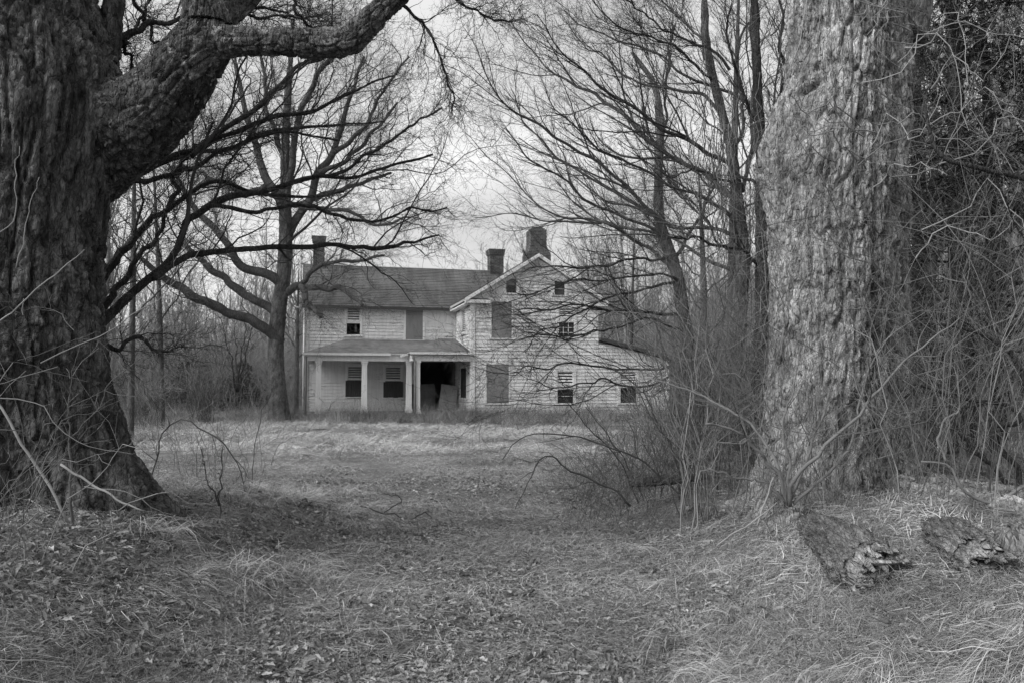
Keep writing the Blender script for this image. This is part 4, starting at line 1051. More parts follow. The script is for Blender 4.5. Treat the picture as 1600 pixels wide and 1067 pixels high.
# ------------------------------------------------------------------ trees behind the right maple
def bare_tree(label, trunk, limbs, mat, tmat, levels, k=16, amp=0.008, wob=0.15, group=None, seed=0, name='bare_tree', cat='tree', lr=0.54, spray=None):
    b = np.array(trunk[0][:3]); b[2] = float(height(b[0], b[1])) - 0.03; trunk[0][2] = min(trunk[0][2], b[2] - 0.1)
    e = empty(name, b); tag(e, label, cat, group)
    rel(wood('trunk', trunk, k, 90, mat, e, amp=amp, seed=seed + 200, f=2, lump=0.08), b)
    for q in limbs: q[:, 3] *= lr
    gs = [guide(q, 22, wob, seed + i) for i, q in enumerate(limbs)]
    for P, R in gs: rel(link('limb', mesh_np('limb', *swept(np.column_stack([P, R]), 9, 46, amp=0.0, seed=seed, lump=0.12)), mat, e), b)
    sp = branching(gs, levels, 7)
    rel(tube_obj('crown', sp[1:3], tmat, e, 'stuff'), b)
    if spray: add_sprays(e, b, [sp[0][0], sp[1][0], sp[2][0]], spray[0], spray[1], tmat, spray[2], **spray[3])
    return e
lv_near = [dict(n=13, N=12, k=4, lf=(0.25, 0.62), t=(0.15, 1.0), ang=(10, 34), up=0.03, trop=0.03, wob=0.10, rmin=0.0035, fall=0.5, rmax=0.028),
           dict(n=10, N=8, k=3, lf=(0.25, 0.55), ang=(14, 40), up=0.05, trop=0.03, wob=0.14, rmin=0.0026, also=16)]
SPN = ([9, 2, 0], 'sweeping', (0.35, 1.0), dict(ang=(8, 38), wob=0.15, r=0.0036))
Y2 = 11.5
bare_tree('leafless multi stemmed tree sweeping its limbs left over the house roof', G((1150, 640, 15), (1152, 560, 12.5), (1156, 480, 11), (1160, 397, 10), (1152, 310, 8.6), (1141, 225, 7.2), (1126, 169, 6), (1104, 75, 5.5), (1100, 0, 4), (1090, -80, 3), Y=Y2), [
 G((1158, 330, 9), (1140, 300, 8), (1111, 270, 7.5), (1062, 251, 7), (1010, 217, 6), (969, 180, 5.4), (931, 154, 4.6), (882, 124, 3.4), (837, 86, 2.4), (800, 34, 1.4), Y=Y2, dy=2.0),
 G((1148, 265, 8), (1122, 244, 6.5), (1055, 214, 6), (1006, 180, 5), (972, 150, 4.2), (931, 127, 3.5), (897, 97, 2.8), (871, 64, 2), (845, 19, 1.2), Y=Y2, dy=-1.5),
 G((1185, 170, 6), (1126, 139, 4.5), (1074, 120, 4), (1025, 86, 3.4), (969, 67, 2.6), (912, 41, 1.8), (882, 15, 1.2), Y=Y2, dy=1.0),
 G((1140, 110, 5), (1111, 79, 4), (1062, 56, 3.4), (1032, 41, 3), (1006, 22, 2.2), (961, -5, 1.4), Y=Y2, dy=-1.0),
 G((1165, 400, 8), (1150, 378, 6.5), (1122, 364, 5.5), (1081, 358, 5), (1045, 352, 4.2), (987, 322, 3.4), (930, 300, 2.4), (880, 262, 1.6), Y=Y2, dy=1.5),
 G((1160, 430, 7), (1120, 412, 5.5), (1090, 395, 5), (1059, 379, 4.5), (1010, 362, 4), (950, 352, 3.4), (897, 341, 2.8), (837, 319, 2.2), (774, 259, 1.5), (735, 215, 1.0), Y=Y2, dy=2.5),
 G((1160, 300, 7), (1172, 240, 6), (1182, 150, 5), (1179, 60, 4), (1170, -30, 3), Y=Y2, dy=0.5),
 G((1145, 240, 6), (1165, 190, 5), (1150, 120, 4), (1165, 50, 3), (1190, -20, 2.2), Y=Y2, dy=0.8),
 G((1130, 180, 6), (1095, 150, 5), (1050, 140, 4.2), (1000, 128, 3.4), (950, 96, 2.6), (915, 70, 1.8), (890, 40, 1.2), Y=Y2, dy=1.4),
 G((1118, 130, 5), (1080, 95, 4), (1040, 70, 3.2), (990, 50, 2.6), (945, 20, 1.8), (920, -10, 1.2), Y=Y2, dy=-1.2),
 G((1155, 350, 7), (1125, 325, 5.6), (1085, 312, 4.8), (1040, 290, 4), (985, 262, 3.2), (930, 225, 2.6), (880, 180, 2), (850, 130, 1.3), Y=Y2, dy=-1.0),
 G((1105, 70, 4), (1070, 30, 3.4), (1030, 0, 2.6), (990, -30, 1.8), Y=Y2, dy=0.6),
], M_BARK_MID, M_TWIG_DK, lv_near, 22, 0.012, 0.12, seed=300, spray=SPN)
Y3 = 15.0
bare_tree('slim leafless tree whose low branches cross the gable front', G((1082, 640, 12), (1076, 560, 10), (1066, 480, 9.4), (1058, 430, 9), (1047, 397, 8.6), (1034, 360, 8), (1029, 319, 7), (1029, 262, 6), (1032, 187, 5), (1021, 131, 3.4), (987, 82, 2), Y=Y3), [
 G((1036, 368, 8), (1025, 337, 7), (998, 310, 5.6), (961, 277, 5), (909, 244, 4.4), (860, 210, 3.8), (815, 184, 3.2), (781, 161, 2.6), (762, 131, 2), (747, 86, 1.4), (725, 40, 1), Y=Y3, dy=-1.5),
 G((1030, 340, 6), (1000, 326, 5), (980, 315, 4.6), (942, 289, 4), (890, 255, 3.4), (852, 225, 2.8), (819, 187, 2.2), (800, 140, 1.4), Y=Y3, dy=1.0),
 G((1040, 375, 6), (1021, 360, 5), (969, 337, 4.2), (920, 315, 3.6), (875, 277, 3), (826, 244, 2.4), (790, 200, 1.5), Y=Y3, dy=-0.8),
 G((1060, 440, 6), (1046, 432, 4), (1005, 430, 3.2), (959, 435, 2.8), (902, 436, 2.4), (880, 440, 2.2), (857, 451, 1.8), (826, 460, 1.4), (795, 455, 0.9), Y=Y3, dy=-2),
 G((1048, 402, 6), (1020, 404, 4), (992, 406, 3.6), (947, 414, 3.2), (891, 415, 2.6), (857, 420, 2), (823, 420, 1.5), (790, 432, 1), Y=Y3, dy=-2.5),
 G((1052, 420, 6), (1020, 395, 5), (985, 372, 4.2), (945, 350, 3.6), (900, 345, 3), (850, 348, 2.2), (800, 335, 1.6), (740, 340, 1), Y=Y3, dy=1.5),
 G((1068, 492, 6), (1020, 488, 4), (970, 487, 3.2), (925, 485, 2.8), (902, 476, 2.6), (866, 484, 2.2), (835, 485, 1.8), (805, 484, 1.0), Y=Y3, dy=-3),
 G((1070, 520, 5), (1010, 500, 3.4), (960, 515, 2.8), (929, 514, 2.6), (893, 526, 2.4), (862, 528, 2), (835, 521, 1.6), (808, 514, 1.2), (785, 500, 0.8), Y=Y3, dy=-3),
 G((1074, 545, 6), (1045, 566, 4), (1024, 575, 3.4), (947, 575, 2.8), (880, 568, 2.4), (844, 575, 2), (815, 578, 1.3), (795, 582, 0.8), Y=Y3, dy=-4),
 G((1076, 570, 5), (1040, 590, 3.6), (999, 602, 3.0), (943, 593, 2.6), (925, 600, 2.4), (891, 606, 2.0), (857, 604, 1.6), (833, 590, 1.2), (808, 579, 0.8), Y=Y3, dy=-4),
 G((1029, 262, 4.5), (1038, 187, 4), (1044, 142, 3.4), (1045, 94, 2.8), (1052, 40, 2), Y=Y3, dy=0.5),
 G((1052, 410, 6), (1075, 370, 5), (1100, 330, 4), (1120, 270, 3), (1130, 200, 2), Y=Y3, dy=1),
 G((1058, 440, 5), (1000, 455, 3.4), (940, 468, 2.8), (880, 500, 2.2), (845, 520, 1.6), (820, 550, 1), Y=Y3, dy=-3),
], M_BARK_MID, M_TWIG_DK, lv_near, 20, 0.010, 0.12, seed=400, spray=SPN)
Y4 = 9.6
bare_tree('upright dark stemmed tree hard against the left side of the pale maple', G((1176, 700, 12), (1184, 600, 10), (1190, 500, 9.5), (1190, 397, 9), (1190, 262, 8), (1184, 150, 6.5), (1179, 0, 5), (1170, -90, 4), Y=Y4), [
 G((1190, 300, 7), (1205, 230, 5.6), (1218, 150, 5), (1222, 60, 4), (1215, -30, 3), Y=Y4, dy=0.4),
 G((1186, 200, 6), (1160, 150, 4.5), (1145, 90, 3.6), (1140, 20, 2.6), Y=Y4, dy=-0.4),
 G((1190, 420, 6), (1165, 395, 4.5), (1130, 380, 3.6), (1085, 372, 3), (1040, 372, 2), Y=Y4, dy=-0.6),
 G((1188, 300, 6), (1160, 280, 4.5), (1120, 282, 3.6), (1080, 268, 2.6), (1040, 275, 1.6), Y=Y4, dy=0.6),
 G((1188, 240, 6), (1210, 190, 4.5), (1245, 140, 3.6), (1270, 60, 2.6), Y=Y4, dy=0.8),
], M_BARK_DK, M_TWIG_DK, [dict(l, n=max(2, l['n'] - 2)) for l in lv_near], 18, 0.010, 0.1, seed=500, spray=SPN)
# far slender trees left and right of the house
lv_far = [dict(n=9, N=9, k=3, lf=(0.25, 0.5), t=(0.2, 1.0), ang=(20, 45), up=0.15, trop=0.05, wob=0.16, rmin=0.012, fall=0.45, rmax=0.05),
          dict(n=7, N=6, k=3, lf=(0.25, 0.5), ang=(20, 50), up=0.06, trop=0.03, wob=0.2, rmin=0.009, also=8)]
def simple_tree(label, px, base_py, top_py, r, Y, lean=0, nl=8, mat=None, group=None, seed=0, tmat=None):
    tr = G((px, base_py, r), (px + lean * .3, base_py + (top_py - base_py) * .35, r * .8), (px + lean * .6, base_py + (top_py - base_py) * .7, r * .5), (px + lean, top_py, r * .15), Y=Y)
    hgt = base_py - top_py; li = []
    for i in range(nl):
        t = 0.28 + 0.62 * i / nl; s = -1 if i % 2 else 1; x0 = px + lean * t; y0 = base_py - hgt * t; l = hgt * (0.34 - 0.22 * t) * RNG.uniform(.8, 1.3)
        a = RNG.uniform(0.6, 1.3)
        li.append(G((x0, y0, r * (1 - t) * .55 + .5), (x0 + s * l * .35, y0 - l * .4 * a, r * (1 - t) * .42 + .4), (x0 + s * l * .7, y0 - l * .9 * a, r * (1 - t) * .25 + .35), (x0 + s * l * .85, y0 - l * 1.5 * a, .4), Y=Y, dy=RNG.uniform(-2, 2)))
    return bare_tree(label, tr, li, mat or M_BARK_MID, tmat or M_TWIG, lv_far, 10, 0.0, 0.25, group, seed, spray=([5, 1, 0], 'crooked_far', (0.7, 1.8), dict(r=0.0042)))
simple_tree('thin grey tree just right of the huge left trunk', 205, 640, 130, 5.5, 22, 8, 9, seed=600)
simple_tree('leaning grey tree rising behind the forked tree at the left', 255, 625, 190, 4.5, 30, -20, 8, seed=620)
simple_tree('small bare tree standing in the gap beside the white house corner', 463, 618, 420, 4, 42, 4, 7, seed=640)
simple_tree('slim pale tree rising behind the low lean-to roof', 985, 600, 330, 3, 45, 8, 8, seed=660)
simple_tree('bare tree behind the brush at the right of the lean-to', 1105, 620, 260, 7, 26, -14, 8, seed=680)
simple_tree('tall bare tree between the right house end and the pale maple', 1140, 640, -60, 9, 19, 16, 10, seed=690)
simple_tree('leafless tree seen past the right side of the pale maple', 1452, 660, 60, 9, 13.5, 10, 9, seed=700)
simple_tree('dark trunked tree nearest the right edge of the picture', 1560, 680, -60, 13, 11.5, -30, 10, M_BARK_DK, seed=720, tmat=M_TWIG_MIX)
# ------------------------------------------------------------------ scattered stuff: woods, brush, grass, leaves
def strips(base, d0, L_, w, droop, nseg=3, up=None, wob=0.1):
    """blades: base (K,3), start direction (K,3), length, width -> tapering curved strips"""
    K = len(base); P = np.zeros((K, nseg + 1, 3)); P[:, 0] = base; d = d0 / np.linalg.norm(d0, axis=1, keepdims=True)
    for s in range(nseg):
        P[:, s + 1] = P[:, s] + d * (L_ / nseg)[:, None]
        d = d + RNG.normal(0, wob, (K, 3)); d[:, 2] -= droop; d /= np.linalg.norm(d, axis=1, keepdims=True)
    P[:, :, 2] = np.maximum(P[:, :, 2], 0.004 + 0.02 * RNG.random((K, 1)))
    sd = np.cross(d0, np.array([0, 0, 1.0])) + RNG.normal(0, 0.3, (K, 3)); sd /= np.linalg.norm(sd, axis=1, keepdims=True) + 1e-9
    ww = (w[:, None] * np.linspace(1, 0.15, nseg + 1)[None, :])[..., None] * 0.5
    V = np.stack([P - sd[:, None, :] * ww, P + sd[:, None, :] * ww], 2).reshape(-1, 3)
    i = np.arange(K * (nseg + 1) * 2).reshape(K, nseg + 1, 2)
    Q = np.stack([i[:, :-1, 0], i[:, :-1, 1], i[:, 1:, 1], i[:, 1:, 0]], -1).reshape(-1, 4)
    return V, Q.ravel(), np.full(len(Q), 4)

def blade_mat(name, lo, hi):
    m, t, b = new_mat(name)
    c = ramp(t, island_random(t), [(0.0, lo), (1.0, hi)])
    c = mixc(t, 'MULTIPLY', 0.7, c, ramp(t, object_random(t), [(0.0, 0.6), (1.0, 1.15)]))
    t.links.new(c, b.inputs['Base Color']); b.inputs['Roughness'].default_value = 0.75
    return m
M_GRASS = blade_mat('dead_grass', 0.12, 0.58); M_GRASS_PALE = blade_mat('bleached_grass', 0.30, 0.62); M_GRASS_DK = blade_mat('rank_weeds', 0.08, 0.26)
M_LEAF = blade_mat('withered_leaves', 0.10, 0.42)

def grass_proto(name, K, spread, Lr, wr, el, comb, mat, droop=0.5, nseg=3):
    r = spread * np.sqrt(RNG.random(K)); a = RNG.uniform(0, 6.283, K)
    base = np.stack([r * np.cos(a), r * np.sin(a), np.zeros(K)], 1)
    az = RNG.normal(0, comb, K); e = np.radians(RNG.uniform(el[0], el[1], K))
    d = np.stack([np.cos(az) * np.cos(e), np.sin(az) * np.cos(e), np.sin(e)], 1)
    return proto(name, *strips(base, d, RNG.uniform(*Lr, K), RNG.uniform(*wr, K), droop, nseg), mat)
def leaf_proto(name, K, spread, size, mat):
    r = spread * np.sqrt(RNG.random(K)); a = RNG.uniform(0, 6.283, K); c = np.stack([r * np.cos(a), r * np.sin(a), RNG.uniform(0.005, 0.035, K)], 1)
    s = (size[0] + (size[1] - size[0]) * RNG.random(K) ** 2.2)[:, None]
    az = RNG.uniform(0, 6.283, K); x = np.stack([np.cos(az), np.sin(az), RNG.normal(0, 0.35, K)], 1); x /= np.linalg.norm(x, axis=1, keepdims=True)
    y = np.cross(np.array([0, 0, 1.0]), x) + np.stack([np.zeros(K), np.zeros(K), RNG.normal(0, 0.4, K)], 1); y /= np.linalg.norm(y, axis=1, keepdims=True); z = np.cross(x, y)
    cu = RNG.uniform(-0.1, 0.95, K)[:, None]; tw = RNG.uniform(.4, .8, K)[:, None]
    # two halves folded along the rib, each with a lobed outline
    pts = [(-1, 0, 0.0), (-.25, .75, 1.0), (.25, .45, .5), (.55, .62, .9), (1, 0, .2), (.5, -.6, .8), (.2, -.42, .5), (-.3, -.72, 1.0)]
    V = np.stack([c + s * (x * p + y * q * tw + z * k * cu) for p, q, k in pts], 1)
    V[:, :, 2] = np.maximum(V[:, :, 2], 0.003)
    i = np.arange(K * 8).reshape(K, 8)
    lo = np.concatenate([np.stack([i[:, 0], i[:, 2], i[:, 1]], 1), np.stack([i[:, 0], i[:, 4], i[:, 2]], 1), np.stack([i[:, 2], i[:, 4], i[:, 3]], 1), np.stack([i[:, 0], i[:, 7], i[:, 6]], 1), np.stack([i[:, 0], i[:, 6], i[:, 4]], 1), np.stack([i[:, 6], i[:, 5], i[:, 4]], 1)])
    return proto(name, V.reshape(-1, 3), lo.ravel(), np.full(len(lo), 3), mat, False)
def stick_proto(name, K, spread, Lr, r, mat):
    a = RNG.uniform(0, 6.283, K); q = spread * np.sqrt(RNG.random(K)); c = np.stack([q * np.cos(a), q * np.sin(a), RNG.uniform(.005, .03, K)], 1)
    az = RNG.uniform(0, 6.283, K); L_ = RNG.uniform(*Lr, K); d = np.stack([np.cos(az), np.sin(az), RNG.normal(.05, .12, K)], 1)
    P = c[:, None, :] + d[:, None, :] * (np.linspace(0, 1, 4)[None, :] * L_[:, None])[..., None] + RNG.normal(0, .008, (K, 4, 3))
    R = np.repeat((RNG.uniform(*r, K))[:, None], 4, 1) * np.linspace(1, .5, 4)
    return proto(name, *tube_batch(P, R, 4), mat)

def seen_points(n, px, Yr, power=1.0, margin=0.12):
    """points on the ground of the place, spread over a wedge ahead of the camera, denser near it"""
    k = RNG.random(n) ** power; Y = 1 / ((1 / Yr[0]) + k * (1 / Yr[1] - 1 / Yr[0])) if power == 1.0 else Yr[0] + (Yr[1] - Yr[0]) * k
    x = (RNG.uniform(px[0] - margin * 800, px[1] + margin * 800, n) - CXP) / FPX * Y
    return x, Y
def put(x, y, lift=0.0): return np.stack([x, y, height(x, y) + lift], 1)
def lie(x, y, jit=0.05):
    """turns that lay a patch on the slope of the ground, each spun at random"""
    from mathutils import Matrix
    e = 0.35; gx = (height(x + e, y) - height(x - e, y)) / (2 * e); gy = (height(x, y + e) - height(x, y - e)) / (2 * e); out = []
    for a, b, z in zip(gx, gy, RNG.uniform(0, 6.283, len(x))):
        q = Vector((-a, -b, 1.0)).normalized().to_track_quat('Z', 'Y').to_matrix() @ Matrix.Rotation(z, 3, 'Z')
        out.append(tuple(q.to_euler()))
    return np.array(out).reshape(-1, 3)
def turns(n, tilt=0.1, az=None, jit=3.2):
    z = RNG.uniform(0, 6.283, n) if az is None else az + RNG.normal(0, jit, n)
    return np.stack([RNG.normal(0, tilt, n), RNG.normal(0, tilt, n), z], 1)
def sizes(n, a, b): s = RNG.uniform(a, b, n); return np.stack([s, s, s * RNG.uniform(0.7, 1.2, n)], 1)
def inhouse(x, y):
    dx, dy = x - HC[0], y - HC[1]; u = dx * _uc + dy * _us; v = -dx * _us + dy * _uc
    return (u > U_L - 0.1) & (u < W_LEAN + 0.1) & (v > np.where(u < 0, 0.9, -0.02)) & (v < V_BACK + 0.3) | ((u > UR - 0.2) & (u < 0) & (v > VR - 0.15) & (v < V_BACK))
def housedist(x, y):
    dx, dy = x - HC[0], y - HC[1]; u = dx * _uc + dy * _us; v = -dx * _us + dy * _uc
    f = np.where(u < UR, VP, np.where(u < 0, VR, 0.0)); return f - v, u
PATH = lambda x, y: np.exp(-((x + 0.35 + 0.03 * y) / (1.25 + 0.02 * y)) ** 2)        # the trodden track

# near litter: leaves, twigs, short flattened grass
P_SHORT = [grass_proto('grass_a', 640, 0.55, (0.06, 0.18), (0.002, 0.005), (5, 50), 3.0, M_GRASS), grass_proto('grass_b', 640, 0.55, (0.04, 0.14), (0.002, 0.0045), (0, 18), 3.0, M_GRASS), grass_proto('grass_c', 600, 0.55, (0.06, 0.2), (0.002, 0.004), (5, 60), 3.0, M_GRASS_DK)]
P_LONG = [grass_proto('long_a', 60, 0.11, (0.16, 0.42), (0.002, 0.0045), (15, 65), 0.75, M_GRASS, 0.55, 5), grass_proto('long_b', 54, 0.12, (0.15, 0.38), (0.002, 0.004), (10, 50), 0.9, M_GRASS_PALE, 0.5, 5), grass_proto('long_c', 60, 0.10, (0.2, 0.5), (0.002, 0.0045), (20, 75), 0.8, M_GRASS, 0.6, 5)]
P_LEAF = [leaf_proto('leaves_a', 260, 0.5, (0.006, 0.036), M_LEAF), leaf_proto('leaves_b', 300, 0.5, (0.005, 0.030), M_LEAF), leaf_proto('leaves_c', 190, 0.5, (0.007, 0.044), M_LEAF)]
P_STICK = [stick_proto('sticks_a', 5, 0.3, (0.05, 0.28), (0.0015, 0.004), M_TWIG), stick_proto('sticks_b', 4, 0.3, (0.06, 0.3), (0.0015, 0.004), M_TWIG_MIX)]
def sel(x, y, prob): k = (RNG.random(len(x)) < prob) & ~inhouse(x, y); return x[k], y[k]
def patch(x, y, f, seed): return fbm(np.stack([x * f, y * f, np.zeros_like(x)], -1), seed, 3)

x, y = seen_points(2900, (0, 1600), (3.2, 16)); pr = 0.6 + 0.4 * PATH(x, y); x, y = sel(x, y, 0.72 * pr * (0.12 + 0.8 * ss(0.40, 0.58, patch(x, y, 1.2, 50))))
scatter('leaf_litter', P_LEAF, put(x, y), lie(x, y), sizes(len(x), 0.8, 1.2), RNG.integers(0, 3, len(x)), 'withered brown leaves strewn over the track and banks')
x, y = seen_points(1300, (0, 1600), (3.4, 14)); x, y = sel(x, y, 0.6 + 0 * x)
scatter('fallen_twigs', P_STICK, put(x, y), turns(len(x)), sizes(len(x), 0.6, 1.3), RNG.integers(0, 2, len(x)), 'small broken twigs lying in the litter')
x, y = seen_points(4000, (0, 1600), (3.2, 36)); d, u = housedist(x, y); x, y = sel(x, y, (0.15 + 0.85 * ss(0.36, 0.6, patch(x, y, 0.9, 60))) * (1 - 0.1 * ss(14, 10, y)))
s = sizes(len(x), 0.8, 1.3); s *= (1 + 0.9 * ss(9, 28, y))[:, None]
scatter('short_dead_grass', P_SHORT, put(x, y), lie(x, y), s, RNG.integers(0, 3, len(x)), 'short dead grass covering the yard')
# long combed grass on the banks and in drifts
x, y = seen_points(12000, (0, 1600), (3.2, 12)); bank = np.clip(ss(0.9, 2.2, np.abs(x + 0.2)), 0, 1); x, y = sel(x, y, bank * ss(0.46, 0.62, patch(x, y, 0.9, 70) + 0.06 * (x < -1)) * np.where(x < 0, 0.9, 0.42))
az = np.where(x < 0, -0.5, -2.4) + 2.0 * (patch(x, y, 0.5, 71) - 0.5)
scatter('long_dead_grass', P_LONG, put(x, y), turns(len(x), 0.12, az, 0.8), sizes(len(x), 0.6, 1.35), RNG.integers(0, 3, len(x)), 'long combed dead grass lying on the banks')
# bleached meadow before the house and the rank weeds along its foot
x = RNG.uniform(-16, 14, 9000); y = RNG.uniform(17, 31, 9000); d, u = housedist(x, y)
x, y = sel(x, y, ss(0.45, 0.6, patch(x * 0.6, y * 1.6, 0.35, 80)) * ss(17, 22, y) * (d > 0.9 + 2.2 * patch(x, y, 0.5, 83)))
scatter('bleached_grass', [P_LONG[1], grass_proto('pale_a', 60, 0.25, (0.15, 0.4), (0.004, 0.009), (5, 50), 1.2, M_GRASS_PALE, 0.5, 3)], put(x, y), turns(len(x), 0.12, 0.4 + 0 * x, 1.0), sizes(len(x), 0.9, 1.6), RNG.integers(0, 2, len(x)), 'bleached long grass in bright drifts before the house')
P_WEED = [grass_proto('weed_a', 40, 0.22, (0.35, 0.9), (0.004, 0.009), (45, 88), 3.0, M_GRASS_DK, 0.22, 4), grass_proto('weed_b', 34, 0.25, (0.3, 0.7), (0.004, 0.009), (35, 85), 3.0, M_GRASS, 0.3, 4)]
xs, ys = [], []
for i in range(3200):
    u = RNG.uniform(-9.5, 11); f = VP if u < UR else VR if u < 0 else 0.0; v = f - 0.12 - abs(RNG.normal(0, 0.7 + 0.9 * float(fbm(np.array([u * 0.8, 3.0, 0.0]), 33, 2)) ** 2 * 3))
    if u < U_L: v += RNG.uniform(0, 3)
    xs.append(HC[0] + _uc * u - _us * v); ys.append(HC[1] + _us * u + _uc * v)
xs, ys = np.array(xs), np.array(ys); xs, ys = sel(xs, ys, 0.55 + 0.45 * (patch(xs, ys, 0.6, 90) > 0.5))
scatter('rank_weeds', P_WEED, put(xs, ys), turns(len(xs), 0.1), sizes(len(xs), 0.4, 1.3), RNG.integers(0, 2, len(xs)), 'rank dead weeds along the foot of the house')
x, y = seen_points(5200, (-100, 1700), (12, 60), 0.8); x, y = sel(x, y, (ss(0.5, 0.66, patch(x, y, 0.3, 95)) * 0.35 + ss(33, 42, y) * 0.5 + (np.abs(x) > 9) * 0.4) * (np.abs(x + 1) > 0.12 * y))
scatter('tall_weeds', P_WEED, put(x, y), turns(len(x), 0.12), sizes(len(x), 0.5, 1.3), RNG.integers(0, 2, len(x)), 'patches of taller dead weeds about the yard')

# ------------------------------------------------------------------ woods in the distance
def far_tree_proto(name, hgt, seed, mat, spread=0.55, k1=12):
    g0 = np.array([[0, 0, -0.5, 0.010 * hgt], [0.3, 0, hgt * .35, 0.008 * hgt], [-0.3, 0.2, hgt * .7, 0.005 * hgt], [0.1, 0, hgt, 0.001 * hgt]])
    sp = branching([guide(g0, 16, 0.4, seed)], [dict(n=k1, N=8, k=3, lf=(0.3, spread), t=(0.22, 0.98), ang=(25, 55), up=0.25, trop=0.07, wob=0.15, rmin=0.02, fall=0.6, rmax=0.09),
         dict(n=9, N=6, k=3, lf=(0.25, 0.55), ang=(20, 50), up=0.1, trop=0.04, wob=0.2, rmin=0.013, also=8), dict(n=5, N=4, k=3, lf=(0.3, 0.6), ang=(20, 55), wob=0.2, rmin=0.011)], 6)
    return proto(name, *tubes_multi(sp), mat)
FAR = [far_tree_proto('far_%d' % i, h, i * 9, M_TWIG_FAR) for i, h in enumerate((11, 13, 9.5, 14, 12))]
def brush_proto(name, K, hgt, spread, mat, rr=0.012):
    gs = []
    for i in range(K):
        a = RNG.uniform(0, 6.283); q = spread * math.sqrt(RNG.random()); b = np.array([q * math.cos(a), q * math.sin(a), -0.05]); h = hgt * RNG.uniform(.6, 1.1); l = RNG.uniform(.3, 1.1) * h
        a2 = a + RNG.normal(0, .8)
        gs.append(guide(np.array([[*b, rr], [b[0] + l * .2 * math.cos(a2), b[1] + l * .2 * math.sin(a2), h * .5, rr * .8], [b[0] + l * math.cos(a2), b[1] + l * math.sin(a2), h, rr * .4]]), 10, 0.2, i))
    sp = branching(gs, [dict(n=6, N=7, k=3, lf=(0.25, 0.55), ang=(20, 55), up=0.15, wob=0.2, rmin=rr * .5), dict(n=4, N=4, k=3, lf=(0.3, 0.6), ang=(20, 55), wob=0.2, rmin=rr * .4)], 4)
    return proto(name, *tubes_multi(sp), mat)
M_BRUSH_FAR = twig_mat('far_brush', 0.14, 0.32)  # paler than near brush, air haze painted into its grey
BR = [brush_proto('brush_%d' % i, 14, h, 1.3, M_BRUSH_FAR, 0.016) for i, h in enumerate((2.6, 3.8, 5.4))]
def woods(n, px, Yr): 
    x, y = seen_points(n, px, Yr, 0.7, 0.0); return x, y
X, Yy = [], []
for n, px, Yr in ((230, (-250, 520), (58, 130)), (130, (470, 980), (75, 130)), (460, (920, 1900), (46, 120)), (120, (1250, 1900), (24, 46)), (60, (-300, 180), (26, 44))):
    a, b = woods(n, px, Yr); X.append(a); Yy.append(b)
X = np.concatenate(X); Yy = np.concatenate(Yy); k = ~inhouse(X, Yy); X, Yy = X[k], Yy[k]
scatter('distant_woods', FAR, put(X, Yy), turns(len(X), 0.03), sizes(len(X), 0.75, 1.15), RNG.integers(0, 5, len(X)), 'grey leafless woods closing off the yard far behind')
X, Yy = [], []
for n, px, Yr in ((760, (-250, 480), (47, 95)), (160, (470, 980), (60, 90)), (760, (930, 1900), (42, 95)), (160, (1250, 1900), (18, 42))):
    a, b = woods(n, px, Yr); X.append(a); Yy.append(b)
X = np.concatenate(X); Yy = np.concatenate(Yy); k = ~inhouse(X, Yy); X, Yy = X[k], Yy[k]
scatter('distant_brush', BR, put(X, Yy), turns(len(X), 0.05), sizes(len(X), 0.7, 1.3), RNG.integers(0, 3, len(X)), 'hazy brush at the edge of the woods')
# ------------------------------------------------------------------ undergrowth close by
def stems(n, area, hgt, lean, r, seed=0, dirb=None, N=12, wob=0.12):
    """n arching stems rooted in a ground region area() -> list of guides"""
    gs = []
    for i in range(n):
        x, y = area(); z = float(height(x, y)) - 0.03; h = RNG.uniform(*hgt); l = RNG.uniform(*lean) * h; a = RNG.uniform(0, 6.283) if dirb is None else RNG.normal(dirb[0], dirb[1])
        rr = RNG.uniform(*r); c, s = math.cos(a), math.sin(a); dr = RNG.uniform(0.55, 1.0) if RNG.random() < 0.35 else 1.0
        gs.append(guide(np.array([[x, y, z, rr], [x + c * l * .18, y + s * l * .18, z + h * .4, rr * .9], [x + c * l * .55, y + s * l * .55, z + h * .8, rr * .7], [x + c * l, y + s * l, z + h * dr, rr * .35]]), N, wob, seed + i))
    return gs
def area_px(px, Yr):
    def f():
        Y = RNG.uniform(*Yr); return (RNG.uniform(*px) - CXP) / FPX * Y, Y
    return f
def area_in(cx, cy, r):
    def f():
        a = RNG.uniform(0, 6.283); q = r * math.sqrt(RNG.random()); return cx + q * math.cos(a), cy + q * math.sin(a)
    return f
lvb = [dict(n=5, N=7, k=3, lf=(0.2, 0.55), t=(0.25, 1.0), ang=(20, 60), up=0.12, wob=0.13, rmin=0.0016, fall=0.3), dict(n=2, N=5, k=3, lf=(0.25, 0.65), ang=(20, 60), wob=0.16, rmin=0.0012)]
# the thicket left of the pale maple
gs = stems(210, area_px((1060, 1235), (7.3, 12)), (0.9, 2.7), (0.1, 0.75), (0.0025, 0.008), 1000, wob=0.2)
tube_obj('thicket', branching(gs, lvb, 4), M_TWIG_MIX, None, 'stuff')['label'] = 'tangled thicket of bare stems left of the pale maple'
gs = stems(130, area_px((960, 1130), (8.5, 15)), (0.5, 1.7), (0.1, 0.9), (0.002, 0.005), 1300, wob=0.18)
tube_obj('thicket', branching(gs, lvb, 4), M_TWIG_MIX, None, 'stuff')['label'] = 'thin scrub in front of the lean-to wall'
gs = stems(170, area_px((880, 1120), (7.6, 12)), (0.3, 1.0), (0.3, 1.4), (0.0016, 0.004), 1450)
tube_obj('thicket', branching(gs, [dict(lvb[0], n=6), dict(lvb[1], n=2)], 3), M_TWIG, None, 'stuff')['label'] = 'low dark brambles at the right side of the track'
